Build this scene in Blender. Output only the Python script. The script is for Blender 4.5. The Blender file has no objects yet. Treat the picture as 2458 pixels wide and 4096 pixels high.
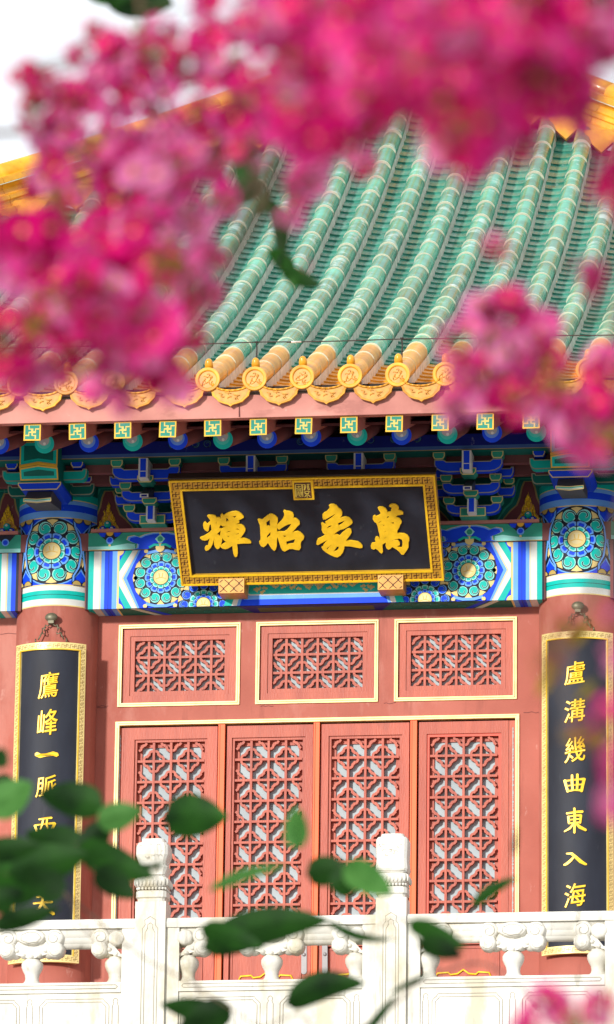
import bpy, bmesh, math, random
from mathutils import Matrix, Vector
from mathutils.geometry import tessellate_polygon
R = math.radians
rnd = random.Random(7)
sc = bpy.context.scene
COL = sc.collection

# ------------------------------------------------------------------ camera, sky, sun, exposure
CAM = Vector((5.3365, -38.5, 1.6))
PITCH, YAW, ROLL = R(14.54), R(4.842), R(-0.104)
F = Vector((-math.sin(YAW) * math.cos(PITCH), math.cos(YAW) * math.cos(PITCH), math.sin(PITCH)))
R0 = Vector((math.cos(YAW), math.sin(YAW), 0)); U0 = R0.cross(F)
RT = R0 * math.cos(ROLL) + U0 * math.sin(ROLL); UP = -R0 * math.sin(ROLL) + U0 * math.cos(ROLL)
cam_d = bpy.data.cameras.new('camera'); cam = bpy.data.objects.new('camera', cam_d); COL.objects.link(cam)
cam.matrix_world = Matrix(((RT.x, UP.x, -F.x, CAM.x), (RT.y, UP.y, -F.y, CAM.y), (RT.z, UP.z, -F.z, CAM.z), (0, 0, 0, 1)))
cam_d.sensor_fit = 'VERTICAL'; cam_d.sensor_height = 36.0; cam_d.sensor_width = 21.6
cam_d.lens = 20590 / 4096 * 36; cam_d.shift_x = (1229 - 2340) / 4096
cam_d.clip_start = 0.05; cam_d.clip_end = 3000
cam_d.dof.use_dof = True; cam_d.dof.focus_distance = 40.0; cam_d.dof.aperture_fstop = 10.0
sc.camera = cam
SUN_AZ, SUN_EL = R(24), R(13)
SD = Vector((-math.sin(SUN_AZ) * math.cos(SUN_EL), -math.cos(SUN_AZ) * math.cos(SUN_EL), math.sin(SUN_EL)))
w = bpy.data.worlds.new('World'); sc.world = w; w.use_nodes = True
nt = w.node_tree; bg = nt.nodes['Background']
sky = nt.nodes.new('ShaderNodeTexSky'); sky.sky_type = 'NISHITA'; sky.sun_disc = False
sky.sun_elevation = SUN_EL; sky.sun_rotation = math.atan2(SD.x, SD.y); sky.dust_density = 4; sky.air_density = 1.5
mixw = nt.nodes.new('ShaderNodeMix'); mixw.data_type = 'RGBA'; mixw.inputs['Factor'].default_value = 0.95
mixw.inputs['B'].default_value = (8.2, 8.5, 9.0, 1)     # thin bright cloud veil
nt.links.new(sky.outputs[0], mixw.inputs['A']); nt.links.new(mixw.outputs['Result'], bg.inputs[0])
bg.inputs[1].default_value = 0.103
sun_d = bpy.data.lights.new('sun', 'SUN'); sun_d.energy = 3.2; sun_d.angle = R(4.0); sun_d.color = (1, .965, .91)
sun = bpy.data.objects.new('sun', sun_d); COL.objects.link(sun); sun.location = (-30, -60, 60)
sun.rotation_euler = SD.to_track_quat('Z', 'Y').to_euler()
sc.view_settings.view_transform = 'Standard'; sc.view_settings.look = 'None'
sc.view_settings.exposure = 0.42; sc.view_settings.gamma = 1.0; sc.view_settings.use_curve_mapping = False
sc.render.engine = 'CYCLES'; sc.cycles.use_denoising = True
sc.cycles.max_bounces = 8; sc.cycles.transparent_max_bounces = 8

# ------------------------------------------------------------------ materials
MATS = {}
def mat(name, c, rough=.6, metal=0., var=.12, scale=6., bump=.0, bscale=40., rand=0., hue=0., c2=None, coat=0., attr=False, stretch=(1, 1, 1), trans=0., spec=.5, wear_sheen=None):
    m = bpy.data.materials.new(name); m.use_nodes = True; n = m.node_tree.nodes; l = m.node_tree.links
    b = n['Principled BSDF']; b.inputs['Roughness'].default_value = rough; b.inputs['Metallic'].default_value = metal
    b.inputs['Coat Weight'].default_value = coat; b.inputs['Coat Roughness'].default_value = .08
    b.inputs['Specular IOR Level'].default_value = spec
    tc = n.new('ShaderNodeTexCoord'); mp = n.new('ShaderNodeMapping'); mp.inputs['Scale'].default_value = stretch
    src = tc.outputs['Object']
    if rand:      # every piece gets its own patch of the pattern
        oq = n.new('ShaderNodeObjectInfo'); vs_ = n.new('ShaderNodeVectorMath'); vs_.operation = 'SCALE'; vs_.inputs[0].default_value = (31, 17, 53); l.new(oq.outputs['Random'], vs_.inputs['Scale'])
        va = n.new('ShaderNodeVectorMath'); va.operation = 'ADD'; l.new(src, va.inputs[0]); l.new(vs_.outputs[0], va.inputs[1]); src = va.outputs[0]
    l.new(src, mp.inputs[0])
    no = n.new('ShaderNodeTexNoise'); no.inputs['Scale'].default_value = scale; no.inputs['Detail'].default_value = 6
    l.new(mp.outputs[0], no.inputs[0])
    ramp = n.new('ShaderNodeMapRange'); ramp.inputs[1].default_value = .3; ramp.inputs[2].default_value = .7
    l.new(no.outputs[0], ramp.inputs[0])
    mx = n.new('ShaderNodeMix'); mx.data_type = 'RGBA'; l.new(ramp.outputs[0], mx.inputs['Factor'])
    if attr:
        at = n.new('ShaderNodeAttribute'); at.attribute_name = 'Col'
        dk = n.new('ShaderNodeMix'); dk.data_type = 'RGBA'; dk.blend_type = 'MULTIPLY'; dk.inputs['Factor'].default_value = 1
        dk.inputs['B'].default_value = (1 - var, 1 - var, 1 - var * .8, 1)
        l.new(at.outputs['Color'], dk.inputs['A']); l.new(dk.outputs['Result'], mx.inputs['A']); l.new(at.outputs['Color'], mx.inputs['B'])
    else:
        mx.inputs['A'].default_value = tuple(max(0, v * (1 - var)) for v in c) + (1,)
        mx.inputs['B'].default_value = (tuple(c2) if c2 else tuple(min(1, v * (1 + var)) for v in c)) + (1,)
    out = mx.outputs['Result']
    if rand:
        oi = n.new('ShaderNodeObjectInfo'); hs = n.new('ShaderNodeHueSaturation')
        mr = n.new('ShaderNodeMapRange'); mr.inputs[3].default_value = 1 - rand; mr.inputs[4].default_value = 1 + rand
        l.new(oi.outputs['Random'], mr.inputs[0]); l.new(mr.outputs[0], hs.inputs['Value'])
        mr2 = n.new('ShaderNodeMath'); mr2.operation = 'MULTIPLY_ADD'; mr2.inputs[1].default_value = hue; mr2.inputs[2].default_value = .5 - hue / 2
        fr = n.new('ShaderNodeMath'); fr.operation = 'FRACT'; m3 = n.new('ShaderNodeMath'); m3.operation = 'MULTIPLY'; m3.inputs[1].default_value = 7.3
        l.new(oi.outputs['Random'], m3.inputs[0]); l.new(m3.outputs[0], fr.inputs[0]); l.new(fr.outputs[0], mr2.inputs[0]); l.new(mr2.outputs[0], hs.inputs['Hue'])
        l.new(out, hs.inputs['Color']); out = hs.outputs['Color']
    if wear_sheen:      # (colour, noise scale, threshold 0..1, amount, stretch): stains, dust, rubbed paint, and sky sheen painted on green tiles
        for wc, ws, wt_, wa, wst in wear_sheen:
            wm = n.new('ShaderNodeMapping'); wm.inputs['Scale'].default_value = wst; wm.inputs['Location'].default_value = (ws, 3.1, 1.7); l.new(src, wm.inputs[0])
            wn = n.new('ShaderNodeTexNoise'); wn.inputs['Scale'].default_value = ws; wn.inputs['Detail'].default_value = 9; wn.inputs['Roughness'].default_value = .62; l.new(wm.outputs[0], wn.inputs[0])
            wr = n.new('ShaderNodeMapRange'); wr.inputs[1].default_value = wt_; wr.inputs[2].default_value = wt_ + .09; wr.inputs[4].default_value = wa; l.new(wn.outputs[0], wr.inputs[0])
            wx = n.new('ShaderNodeMix'); wx.data_type = 'RGBA'; wx.inputs['B'].default_value = tuple(wc) + (1,); l.new(wr.outputs[0], wx.inputs['Factor']); l.new(out, wx.inputs['A']); out = wx.outputs['Result']
    l.new(out, b.inputs['Base Color'])
    if bump:
        n2 = n.new('ShaderNodeTexNoise'); n2.inputs['Scale'].default_value = bscale; n2.inputs['Detail'].default_value = 4
        l.new(mp.outputs[0], n2.inputs[0])
        bp = n.new('ShaderNodeBump'); bp.inputs['Strength'].default_value = bump; bp.inputs['Distance'].default_value = .01
        l.new(n2.outputs[0], bp.inputs['Height']); l.new(bp.outputs[0], b.inputs['Normal'])
    if trans:
        tr = n.new('ShaderNodeBsdfTranslucent'); ms = n.new('ShaderNodeMixShader'); ms.inputs[0].default_value = trans
        l.new(out, tr.inputs[0]); l.new(b.outputs[0], ms.inputs[1]); l.new(tr.outputs[0], ms.inputs[2])
        l.new(ms.outputs[0], n['Material Output'].inputs[0])
    MATS[name] = m; return m
mat('red_wall', (.40, .105, .072), .78, var=.14, scale=1.6, bump=.2, bscale=25, c2=(.47, .14, .10), wear_sheen=[((.54, .24, .19), 1.3, .52, .6, (1, 1, .35)), ((.20, .05, .035), 2.2, .57, .6, (1.8, 1.8, .22)), ((.62, .36, .30), 9, .63, .55, (1, 1, .5))])
mat('red_wood', (.42, .066, .030), .5, var=.15, scale=3, bump=.15, bscale=30, stretch=(4, 4, .6), rand=.05, c2=(.47, .09, .042), wear_sheen=[((.24, .05, .03), 4, .60, .5, (1, 1, .3)), ((.52, .20, .14), 12, .66, .45, (1, 1, .4))])
mat('red_bright', (.60, .060, .022), .45, var=.1, scale=4)
mat('orange_wood', (.85, .125, .02), .5, var=.1, scale=4, stretch=(6, 6, .5))
mat('pink_board', (.46, .15, .12), .65, var=.2, scale=2.2, bump=.1, c2=(.58, .24, .19), wear_sheen=[((.28, .09, .07), 3, .58, .5, (1, 1, 2)), ((.66, .42, .34), 14, .66, .5, (1, 1, 1))])
mat('brown_board', (.16, .045, .045), .7, var=.2, scale=4)
mat('purple_board', (.13, .035, .04), .6, var=.2, scale=6)
mat('block_gold', (.52, .25, .035), .45, .15, var=.2, scale=14)
mat('gold', (.64, .36, .035), .4, .25, var=.16, scale=14, bump=.15, bscale=60)
mat('gold_trim', (.85, .68, .28), .4, .15, var=.15, scale=10)
mat('gold_leaf', (.90, .56, .015), .38, .1, var=.1, scale=20)
mat('fret_groove', (.10, .035, .015), .7, var=.2)
mat('lacquer_black', (.012, .014, .024), .6, var=.25, scale=5, bump=.05, bscale=20, c2=(.020, .024, .038), stretch=(1, 1, .35), spec=.3, wear_sheen=[((.07, .075, .085), 7, .64, .5, (1.5, 1.5, .3))])
mat('paper', (.40, .47, .49), .8, var=.10, scale=2.5, wear_sheen=[((.30, .33, .33), 4, .58, .4, (1, 1, 1))])
mat('dark_gap', (.02, .015, .012), .9)
mat('paint', (1, 1, 1), .58, spec=.25, var=.18, scale=7, attr=True, bump=.10, bscale=50, wear_sheen=[((.55, .55, .50), 16, .665, .55, (1, 1, .5)), ((.04, .04, .05), 6, .66, .35, (1, 1, .6))])
mat('tile_green', (.015, .25, .145), .26, spec=.3, var=.2, scale=5, rand=.3, hue=.02, coat=.3, bump=.05, bscale=10, c2=(.05, .40, .26), wear_sheen=[((.46, .66, .60), 4, .56, .70, (1, 1, 1)), ((.76, .80, .78), 6, .63, .75, (1, 1, 1)), ((.05, .09, .05), 11, .70, .5, (1, 1, 1))])  # whitish layers paint glossy sky highlights into the glaze colour
mat('pan_green', (.03, .22, .15), .25, var=.25, scale=8, rand=.22, hue=.02, coat=.1, spec=.3, bump=.06, bscale=18, c2=(.08, .36, .26), wear_sheen=[((.34, .44, .40), 9, .60, .5, (1, 1, 1)), ((.05, .07, .05), 12, .66, .5, (1, 1, 1))])
mat('tile_yellow', (.68, .27, .010), .3, spec=.35, var=.22, scale=8, rand=.16, coat=.15, bump=.12, bscale=18, c2=(.80, .38, .025), wear_sheen=[((.35, .12, .02), 9, .62, .6, (1, 1, 1)), ((.80, .60, .35), 12, .66, .5, (1, 1, 1))])
mat('tile_relief', (.62, .27, .03), .4, var=.25, scale=20)
mat('joint_cream', (.55, .56, .42), .7, var=.15, scale=30)
mat('mortar', (.66, .60, .54), .85, var=.28, scale=14, bump=.6, bscale=35, stretch=(1, 3, .7))
mat('roof_deck', (.07, .09, .07), .9)
mat('marble', (.58, .55, .46), .55, var=.12, scale=2.2, bump=.25, bscale=30, c2=(.78, .76, .70), wear_sheen=[((.42, .36, .22), 3, .52, .65, (1, 1, .45)), ((.26, .24, .19), 5, .59, .6, (1.8, 1.8, .25)), ((.22, .20, .16), 30, .66, .7, (1, 1, 1))])
mat('marble_grime', (.30, .27, .20), .8, var=.2)  # dark colour stands in for dirt and shade of uncut grooves
mat('bronze', (.15, .14, .09), .5, .4, var=.3, scale=30)
mat('iron', (.05, .035, .03), .6, .5, var=.3)
mat('plate_grey', (.25, .24, .24), .5, .3)
mat('stone_paving', (.30, .29, .27), .8, var=.2, scale=.8, bump=.2)
mat('petal_magenta', (.93, .035, .36), .8, var=.15, scale=60, trans=.6, c2=(.95, .10, .48), rand=.1, spec=.1)
mat('petal_pink', (.94, .21, .55), .8, var=.15, scale=60, trans=.6, c2=(.96, .38, .70), rand=.08, spec=.1)
mat('petal_deep', (.72, .005, .20), .8, var=.3, scale=60, trans=.4, rand=.15, spec=.1)
mat('bud', (.30, .16, .02), .6, var=.4, scale=80, c2=(.50, .22, .03), trans=.2)
mat('stamen', (.85, .55, .05), .6)
mat('leaf_dark', (.004, .030, .003), .6, var=.4, scale=18, trans=.10, c2=(.012, .062, .004), rand=.3, spec=.15)
mat('leaf_olive', (.26, .22, .01), .6, var=.3, scale=25, trans=.4, c2=(.34, .20, .01), rand=.1, spec=.2)
mat('leaf_light', (.05, .20, .03), .6, var=.3, scale=25, trans=.45, c2=(.10, .27, .06), rand=.1, spec=.2)
mat('bark', (.10, .065, .045), .8, var=.35, scale=12, bump=.4, stretch=(1, 1, .3))
mat('twig', (.09, .05, .025), .7, var=.35, scale=50)
C = dict(blue=(.0, .058, .82), lblue=(.15, .40, .92), teal=(.0, .50, .42), lteal=(.32, .76, .68), dgreen=(.0, .14, .11), green=(.03, .33, .22),
         white=(.72, .74, .68), black=(.012, .014, .03), gold=(.80, .62, .24), dblue=(.004, .012, .20), navy=(.01, .015, .07), gold2=(.78, .45, .04),
         brown=(.16, .05, .05), grey=(.33, .33, .33), pale=(.62, .72, .60), pearl=(.30, .45, .75))

# ------------------------------------------------------------------ objects
W = {}
def link(o, parent=None, loc=None, rot=None, basis=None):
    COL.objects.link(o)
    b = basis if basis else Matrix.Translation(loc or (0, 0, 0)) @ (rot.to_matrix().to_4x4() if rot else Matrix.Identity(4))
    o.matrix_basis = b
    if parent is not None:
        o.parent = parent; o.matrix_parent_inverse = W[parent.name].inverted()
    W[o.name] = b.copy(); return o
def thing(name, label, cat, loc=(0, 0, 0), group=None):
    o = bpy.data.objects.new(name, None); o.empty_display_size = .3; link(o, None, loc); tag(o, label, cat, group); return o
def tag(o, label=None, cat=None, group=None, kind=None):
    for k, v in (('label', label), ('category', cat), ('group', group), ('kind', kind)):
        if v: o[k] = v
    return o
def part(name, me, parent, loc=None, rot=None, basis=None):
    return link(bpy.data.objects.new(name, me), parent, loc, rot, basis)

class MB:
    def __init__(s): s.v = []; s.f = []; s.m = []; s.mats = []; s.c = []; s.sm = []
    def mi(s, name):
        if name not in s.mats: s.mats.append(name)
        return s.mats.index(name)
    def add(s, vs, fs, m, col=None, smooth=False):
        o = len(s.v); s.v += [tuple(v) for v in vs]; k = s.mi(m)
        for f in fs: s.f.append(tuple(i + o for i in f)); s.m.append(k); s.c.append(col); s.sm.append(smooth)
    def box(s, x0, x1, y0, y1, z0, z1, m, col=None):
        v = [(x, y, z) for x in (x0, x1) for y in (y0, y1) for z in (z0, z1)]
        s.add(v, [(0, 1, 3, 2), (4, 6, 7, 5), (0, 4, 5, 1), (2, 3, 7, 6), (0, 2, 6, 4), (1, 5, 7, 3)], m, col)
    def prism(s, poly, fn, a, b, m, col=None, back=False):
        """poly 2D, fn(u,v,w); front at w=a, back at w=b"""
        n = len(poly); v = [fn(u, t, a) for u, t in poly] + [fn(u, t, b) for u, t in poly]
        tris = tessellate_polygon([[Vector((u, t, 0)) for u, t in poly]])
        s.add(v, [tuple(t) for t in tris] + [(i, (i + 1) % n, (i + 1) % n + n, i + n) for i in range(n)] + ([tuple(i + n for i in t) for t in tris] if back else []), m, col)
    def tube(s, path, r, m, n=8, col=None, caps=True, smooth=True):
        vs = []; rr = r if isinstance(r, (list, tuple)) else [r] * len(path); P = [Vector(p) for p in path]
        for i, p in enumerate(P):
            t = (P[min(i + 1, len(P) - 1)] - P[max(i - 1, 0)]).normalized()
            a = t.cross(Vector((0.13, .2, 1)) if abs(t.z) < .95 else Vector((1, 0, 0))).normalized(); b = t.cross(a)
            for k in range(n):
                q = 2 * math.pi * k / n; vs.append(p + (a * math.cos(q) + b * math.sin(q)) * rr[i])
        fs = [(i * n + k, i * n + (k + 1) % n, (i + 1) * n + (k + 1) % n, (i + 1) * n + k) for i in range(len(P) - 1) for k in range(n)]
        if caps: fs += [tuple(range(n)), tuple(range((len(P) - 1) * n, len(P) * n))]
        s.add(vs, fs, m, col, smooth)
    def ell(s, c, rx, ry, rz, m, nu=12, nv=8, col=None):
        vs = []; fs = []
        for j in range(nv + 1):
            t = math.pi * j / nv
            for i in range(nu):
                p = 2 * math.pi * i / nu
                vs.append((c[0] + rx * math.sin(t) * math.cos(p), c[1] + ry * math.sin(t) * math.sin(p), c[2] + rz * math.cos(t)))
        for j in range(nv):
            for i in range(nu): fs.append((j * nu + i, j * nu + (i + 1) % nu, (j + 1) * nu + (i + 1) % nu, (j + 1) * nu + i))
        s.add(vs, fs, m, col, True)
    def mesh(s, name):
        me = bpy.data.meshes.new(name); me.from_pydata(s.v, [], s.f)
        for k in s.mats: me.materials.append(MATS[k])
        me.polygons.foreach_set('material_index', s.m); me.polygons.foreach_set('use_smooth', s.sm)
        if any(c is not None for c in s.c):
            at = me.color_attributes.new('Col', 'FLOAT_COLOR', 'CORNER'); buf = []
            for p, c in zip(me.polygons, s.c):
                c = c or (1, 1, 1); buf += [c[0], c[1], c[2], 1.0] * p.loop_total
            at.data.foreach_set('color', buf)
        me.update()
        bm = bmesh.new(); bm.from_mesh(me); bmesh.ops.recalc_face_normals(bm, faces=bm.faces); bm.to_mesh(me); bm.free()
        return me
    def obj(s, name, parent=None, **k): return part(name, s.mesh(name), parent, **k)

EPS = .0007
class Paint(MB):
    """flat painted work on a surface: polygons in (u,v), a layer number, mapped by fn(u,v,w)"""
    def __init__(s, fn, maxe=None): super().__init__(); s.fn = fn; s.maxe = maxe; s.clip = []; s.sgn = 1
    def poly(s, pts, col, L):
        pts = [(p[0], p[1]) for p in pts]
        for (a, b, d) in s.clip:      # keep a*u+b*v<=d
            out = []
            for i in range(len(pts)):
                p, q = pts[i], pts[(i + 1) % len(pts)]; fp = a * p[0] + b * p[1] - d; fq = a * q[0] + b * q[1] - d
                if fp <= 0: out.append(p)
                if fp * fq < 0: t = fp / (fp - fq); out.append((p[0] + (q[0] - p[0]) * t, p[1] + (q[1] - p[1]) * t))
            pts = out
            if len(pts) < 3: return
        pts = [(x * s.sgn, y) for x, y in pts]
        if isinstance(col, str): col = C[col]
        tr = [tuple(t) for t in tessellate_polygon([[Vector((u, v, 0)) for u, v in pts]])]
        if s.maxe:
            st = [[pts[i] for i in t] for t in tr]; res = []
            while st:
                t = st.pop(); e = [math.dist(t[i], t[(i + 1) % 3]) for i in range(3)]; k = max(range(3), key=lambda i: e[i])
                if abs(t[k][0] - t[(k + 1) % 3][0]) > s.maxe or max(abs(t[0][0]-t[1][0]), abs(t[1][0]-t[2][0]), abs(t[0][0]-t[2][0])) > s.maxe:
                    mpt = ((t[k][0] + t[(k + 1) % 3][0]) / 2, (t[k][1] + t[(k + 1) % 3][1]) / 2)
                    st.append([t[k], mpt, t[(k + 2) % 3]]); st.append([mpt, t[(k + 1) % 3], t[(k + 2) % 3]])
                else: res.append(t)
            for t in res: s.add([s.fn(u, v, L * EPS) for u, v in t], [(0, 1, 2)], 'paint', col)
        else: s.add([s.fn(u, v, L * EPS) for u, v in pts], tr, 'paint', col)
    def rect(s, u0, u1, v0, v1, col, L): s.poly([(u0, v0), (u1, v0), (u1, v1), (u0, v1)], col, L)
    def disc(s, cx, cy, r, col, L, n=18, ry=None): s.poly([(cx + r * math.cos(2 * math.pi * i / n), cy + (ry or r) * math.sin(2 * math.pi * i / n)) for i in range(n)], col, L)
    def stroke(s, pts, wd, col, L):
        n = len(pts); ww = wd if isinstance(wd, (list, tuple)) else [wd] * n; A = []; B = []
        for i in range(n):
            a, b = pts[max(i - 1, 0)], pts[min(i + 1, n - 1)]; dx, dy = b[0] - a[0], b[1] - a[1]; q = math.hypot(dx, dy) or 1
            k = ww[i] / 2
            if 0 < i < n - 1:
                d1 = (pts[i][0] - a[0], pts[i][1] - a[1]); q1 = math.hypot(*d1) or 1
                cs = (d1[0] * dx + d1[1] * dy) / q1 / q; k /= max(.5, abs(cs))
            A.append((pts[i][0] - dy / q * k, pts[i][1] + dx / q * k)); B.append((pts[i][0] + dy / q * k, pts[i][1] - dx / q * k))
        for i in range(n - 1): s.poly([A[i], A[i + 1], B[i + 1], B[i]], col, L)
    def scroll(s, cx, cy, r, ang, d, c1, c2, L):
        s.disc(cx, cy, r * 1.08, 'black', L, 16); s.disc(cx, cy, r * .95, c2, L + 1, 16)
        s.disc(cx, cy, r * .82, c1, L + 2, 14)
        sp = []; sw = []; sb = []
        for i in range(11):
            t = i / 10; a = ang + d * (t * 4.6); rr = r * (.98 - .78 * t); sp.append((cx + rr * math.cos(a), cy + rr * math.sin(a))); sw.append(r * (.36 - .10 * t)); sb.append(r * (.17 - .05 * t))
        s.stroke(sp[1:], sw[1:], c2, L + 3); s.stroke(sp, sb, 'black', L + 4)
    def ring(s, cx, cy, r0, r1, n, c1, c2, off, L):
        s.disc(cx, cy, r1 * 1.03, 'black', L, 28)
        for k in range(n):
            a0 = off + 2 * math.pi * k / n; d = 2 * math.pi / n
            def sec(ra, rb, g):
                o = [(ra, a0 + g), (rb * .93, a0 + g), (rb, a0 + d * .3), (rb, a0 + d * .7), (rb * .93, a0 + d - g), (ra, a0 + d - g), (ra, a0 + d * .5)]
                return [(cx + q * math.cos(t), cy + q * math.sin(t)) for q, t in o]
            s.poly(sec(r0, r1, d * .05), c2, L + 1); s.poly(sec(r0, r0 + (r1 - r0) * .72, d * .2), c1, L + 2)
    def medallion(s, cx, cy, Rr, n, ca='teal', cb='blue', L=3, off=0):
        la = {'teal': 'lteal', 'blue': 'lblue'}[ca]; lb = {'teal': 'lteal', 'blue': 'lblue'}[cb]
        s.disc(cx, cy, Rr, 'black', L, 36)
        q = math.pi / n
        for k in range(n):
            a = off + 2 * math.pi * k / n
            s.poly([(cx + Rr * rr * math.cos(a + t), cy + Rr * rr * math.sin(a + t)) for rr, t in ((.985, -q * .55), (1.0, 0), (.985, q * .55), (.80, 0))], 'gold', L + 1)
            a2 = a + q; d = 1 if math.cos(a2) < 0 else -1
            s.scroll(cx + Rr * .755 * math.cos(a2), cy + Rr * .755 * math.sin(a2), Rr * .755 * math.sin(q) * .93, a2 + math.pi + d * .9, d, ca, la, L + 2)
        s.ring(cx, cy, Rr * .36, Rr * .57, n, cb, lb, q, L + 7)
        s.ring(cx, cy, Rr * .24, Rr * .40, max(8, n - 2), ca, la, 0, L + 10)
        s.disc(cx, cy, Rr * .285, 'black', L + 13, 20); s.disc(cx, cy, Rr * .26, 'gold', L + 14, 20); s.disc(cx, cy + Rr * .02, Rr * .18, (.78, .66, .34), L + 15, 16)
        for dx in (-.07, .07): s.stroke([(cx + Rr * dx, cy + Rr * .15), (cx + Rr * dx * .6, cy)], Rr * .02, 'gold2', L + 16)
        s.stroke([(cx - Rr * .17, cy - Rr * .05), (cx, cy - Rr * .01), (cx + Rr * .17, cy - Rr * .05)], Rr * .022, 'gold2', L + 16)

def frontal(y0): return lambda u, v, w: (u, y0 - w, v)
def fret(pt, x0, x1, y0, y1, n, L=1, col=(.10, .035, .015), vert=False, wd=None):
    """dark key-fret grooves in a strip; n cells"""
    if vert: ln = y1 - y0; wi = x1 - x0
    else: ln = x1 - x0; wi = y1 - y0
    p = ln / n; g = wd or wi * .085
    for k in range(n):
        def T(a, b):
            a = (k + a) * p
            return (x0 + b * wi, y0 + a) if vert else (x0 + a, y0 + b * wi)
        for seg in ([(.06, .0), (.06, .84)], [(.30, .16), (.56, .16), (.56, .50)], [(.56, .5), (.56, .86), (.82, .86)],
                    [(.30, .34), (.30, .5), (.56, .5)], [(.56, .5), (.82, .5), (.82, .64)], [(.06, .84), (.36, .84)], [(.82, .16), (1.0, .16)]):
            pt.stroke([T(*q) for q in seg], g, col, L)
# ------------------------------------------------------------------ setting
FLOOR = 6.87
mb = MB(); mb.box(-600, 600, -600, 900, -.5, 0, 'stone_paving'); tag(mb.obj('ground'), kind='structure')
mb = MB(); mb.box(-15, 15, -3.28, 22, 0.004, FLOOR, 'marble')
for z0, z1, e in ((0.01, .5, .16), (.5, .66, .10), (FLOOR - .32, FLOOR - .16, .07), (FLOOR - .16, FLOOR - .004, .13)): mb.box(-15 - e, 15 + e, -3.28 - e, -3.279, z0, z1, 'marble')
tag(mb.obj('terrace'), kind='structure')
mb = MB(); mb.box(-10.5, 10.5, -1.2, 18, FLOOR, FLOOR + .13, 'marble'); tag(mb.obj('hall_plinth'), kind='structure')

# ------------------------------------------------------------------ the hall
hall = thing('temple_hall', 'red and gold temple hall with green glazed roof behind the marble balustrade', 'temple hall', (0, 0, FLOOR + .13))
Z0 = FLOOR + .13
# walls: solid pieces round the openings, one part
DX, DT = 1.568, 10.028      # door opening
TR = [(-1.081, .476), (-.004, .4765), (1.073, .4745)]; TZ0, TZ1 = 10.147, 10.797
mb = MB()
for x0, x1 in ((-7.7, -DX), (DX, 7.7)): mb.box(x0, x1, 0, .22, Z0, 11.5, 'red_wall')
mb.box(-DX, DX, 0, .22, DT, TZ0, 'red_wall'); mb.box(-DX, DX, 0, .22, TZ1, 11.5, 'red_wall')
xs = [-DX] + [v for c, h in TR for v in (c - h, c + h)] + [DX]
for i in range(0, 8, 2):
    if xs[i + 1] > xs[i]: mb.box(xs[i], xs[i + 1], 0, .22, TZ0, TZ1, 'red_wall')
mb.box(-7.7, 7.7, 15.3, 15.5, Z0, 12.4, 'red_wall')
for x in (-7.7, 7.5): mb.box(x, x + .2, .22, 15.3, Z0, 12.4, 'red_wall')
mb.box(-7.5, 7.5, .22, 15.3, 12.0, 12.1, 'brown_board')
mb.obj('wall', hall)
# hairline cracks in the plaster
mb = MB()
for x, z, ln in ((-1.63, 10.16, -.12), (-.44, 10.135, .10), (.52, 10.135, .09), (1.60, 10.04, .16), (-2.28, 10.75, -.25), (-1.78, 10.15, .14)):
    p = [(x + ln * i / 5, -.001, z + rnd.uniform(-.006, .006)) for i in range(6)]; mb.tube(p, .0022, 'brown_board', 4)
mb.obj('plaster_crack', hall)

# lattice generator: bars and quatrefoils as real strips
QF = [(0, 1), (.26, .98), (.40, .88), (.46, .74), (.44, .62), (.54, .62), (.62, .54), (.62, .44), (.74, .46), (.88, .40), (.98, .26), (1, 0)]
def lattice(w_, h_, cols, rows_y, wd, dep, sx, sy, par, qx, qy):
    """bars at the given column/row positions (local x 0..w, z 0..h)"""
    mb = MB(); b = wd / 2
    f = lambda u, v, y: (u, y, v)
    for x in cols: mb.box(x - b, x + b, 0, dep, 0, h_, 'red_wood')
    for z in rows_y: mb.box(0, w_, .0015, dep, z - b, z + b, 'red_wood')
    cx = [cols[0] - sx] + list(cols) + [cols[-1] + sx]; cz = [rows_y[0] - sy] + list(rows_y) + [rows_y[-1] + sy]
    def seg(p, q):
        if not all(-.004 <= t[0] <= w_ + .004 and -.004 <= t[1] <= h_ + .004 for t in (p, q)): return
        dx, dz = q[0] - p[0], q[1] - p[1]; L = math.hypot(dx, dz); n = (-dz / L * b, dx / L * b)
        e = (dx / L * b * .35, dz / L * b * .35)
        P = [(p[0] + n[0] - e[0], p[1] + n[1] - e[1]), (q[0] + n[0] + e[0], q[1] + n[1] + e[1]), (q[0] - n[0] + e[0], q[1] - n[1] + e[1]), (p[0] - n[0] - e[0], p[1] - n[1] - e[1])]
        y = .003 + .0004 * (len(mb.f) % 5)
        mb.prism(P, f, y, dep, 'red_wood')
    for i, x in enumerate(cx):
        for j, z in enumerate(cz):
            if (i + j) % 2 != par: continue
            for a in (1, -1):
                for c in (1, -1):
                    for k in range(len(QF) - 1): seg((x + a * QF[k][0] * sx * qx, z + c * QF[k][1] * sy * qy), (x + a * QF[k + 1][0] * sx * qx, z + c * QF[k + 1][1] * sy * qy))
    return mb
def frame(mb, x0, x1, z0, z1, wd, y0, y1, m, wz=None):
    wz = wz or wd
    f = lambda u, v, y: (u, y, v); a = [(x0, z0), (x1, z0), (x1, z1), (x0, z1)]; b = [(x0 + wd, z0 + wz), (x1 - wd, z0 + wz), (x1 - wd, z1 - wz), (x0 + wd, z1 - wz)]
    for i in range(4):
        j = (i + 1) % 4; mb.prism([a[i], a[j], b[j], b[i]], f, y0, y1, m, back=True)
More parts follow.
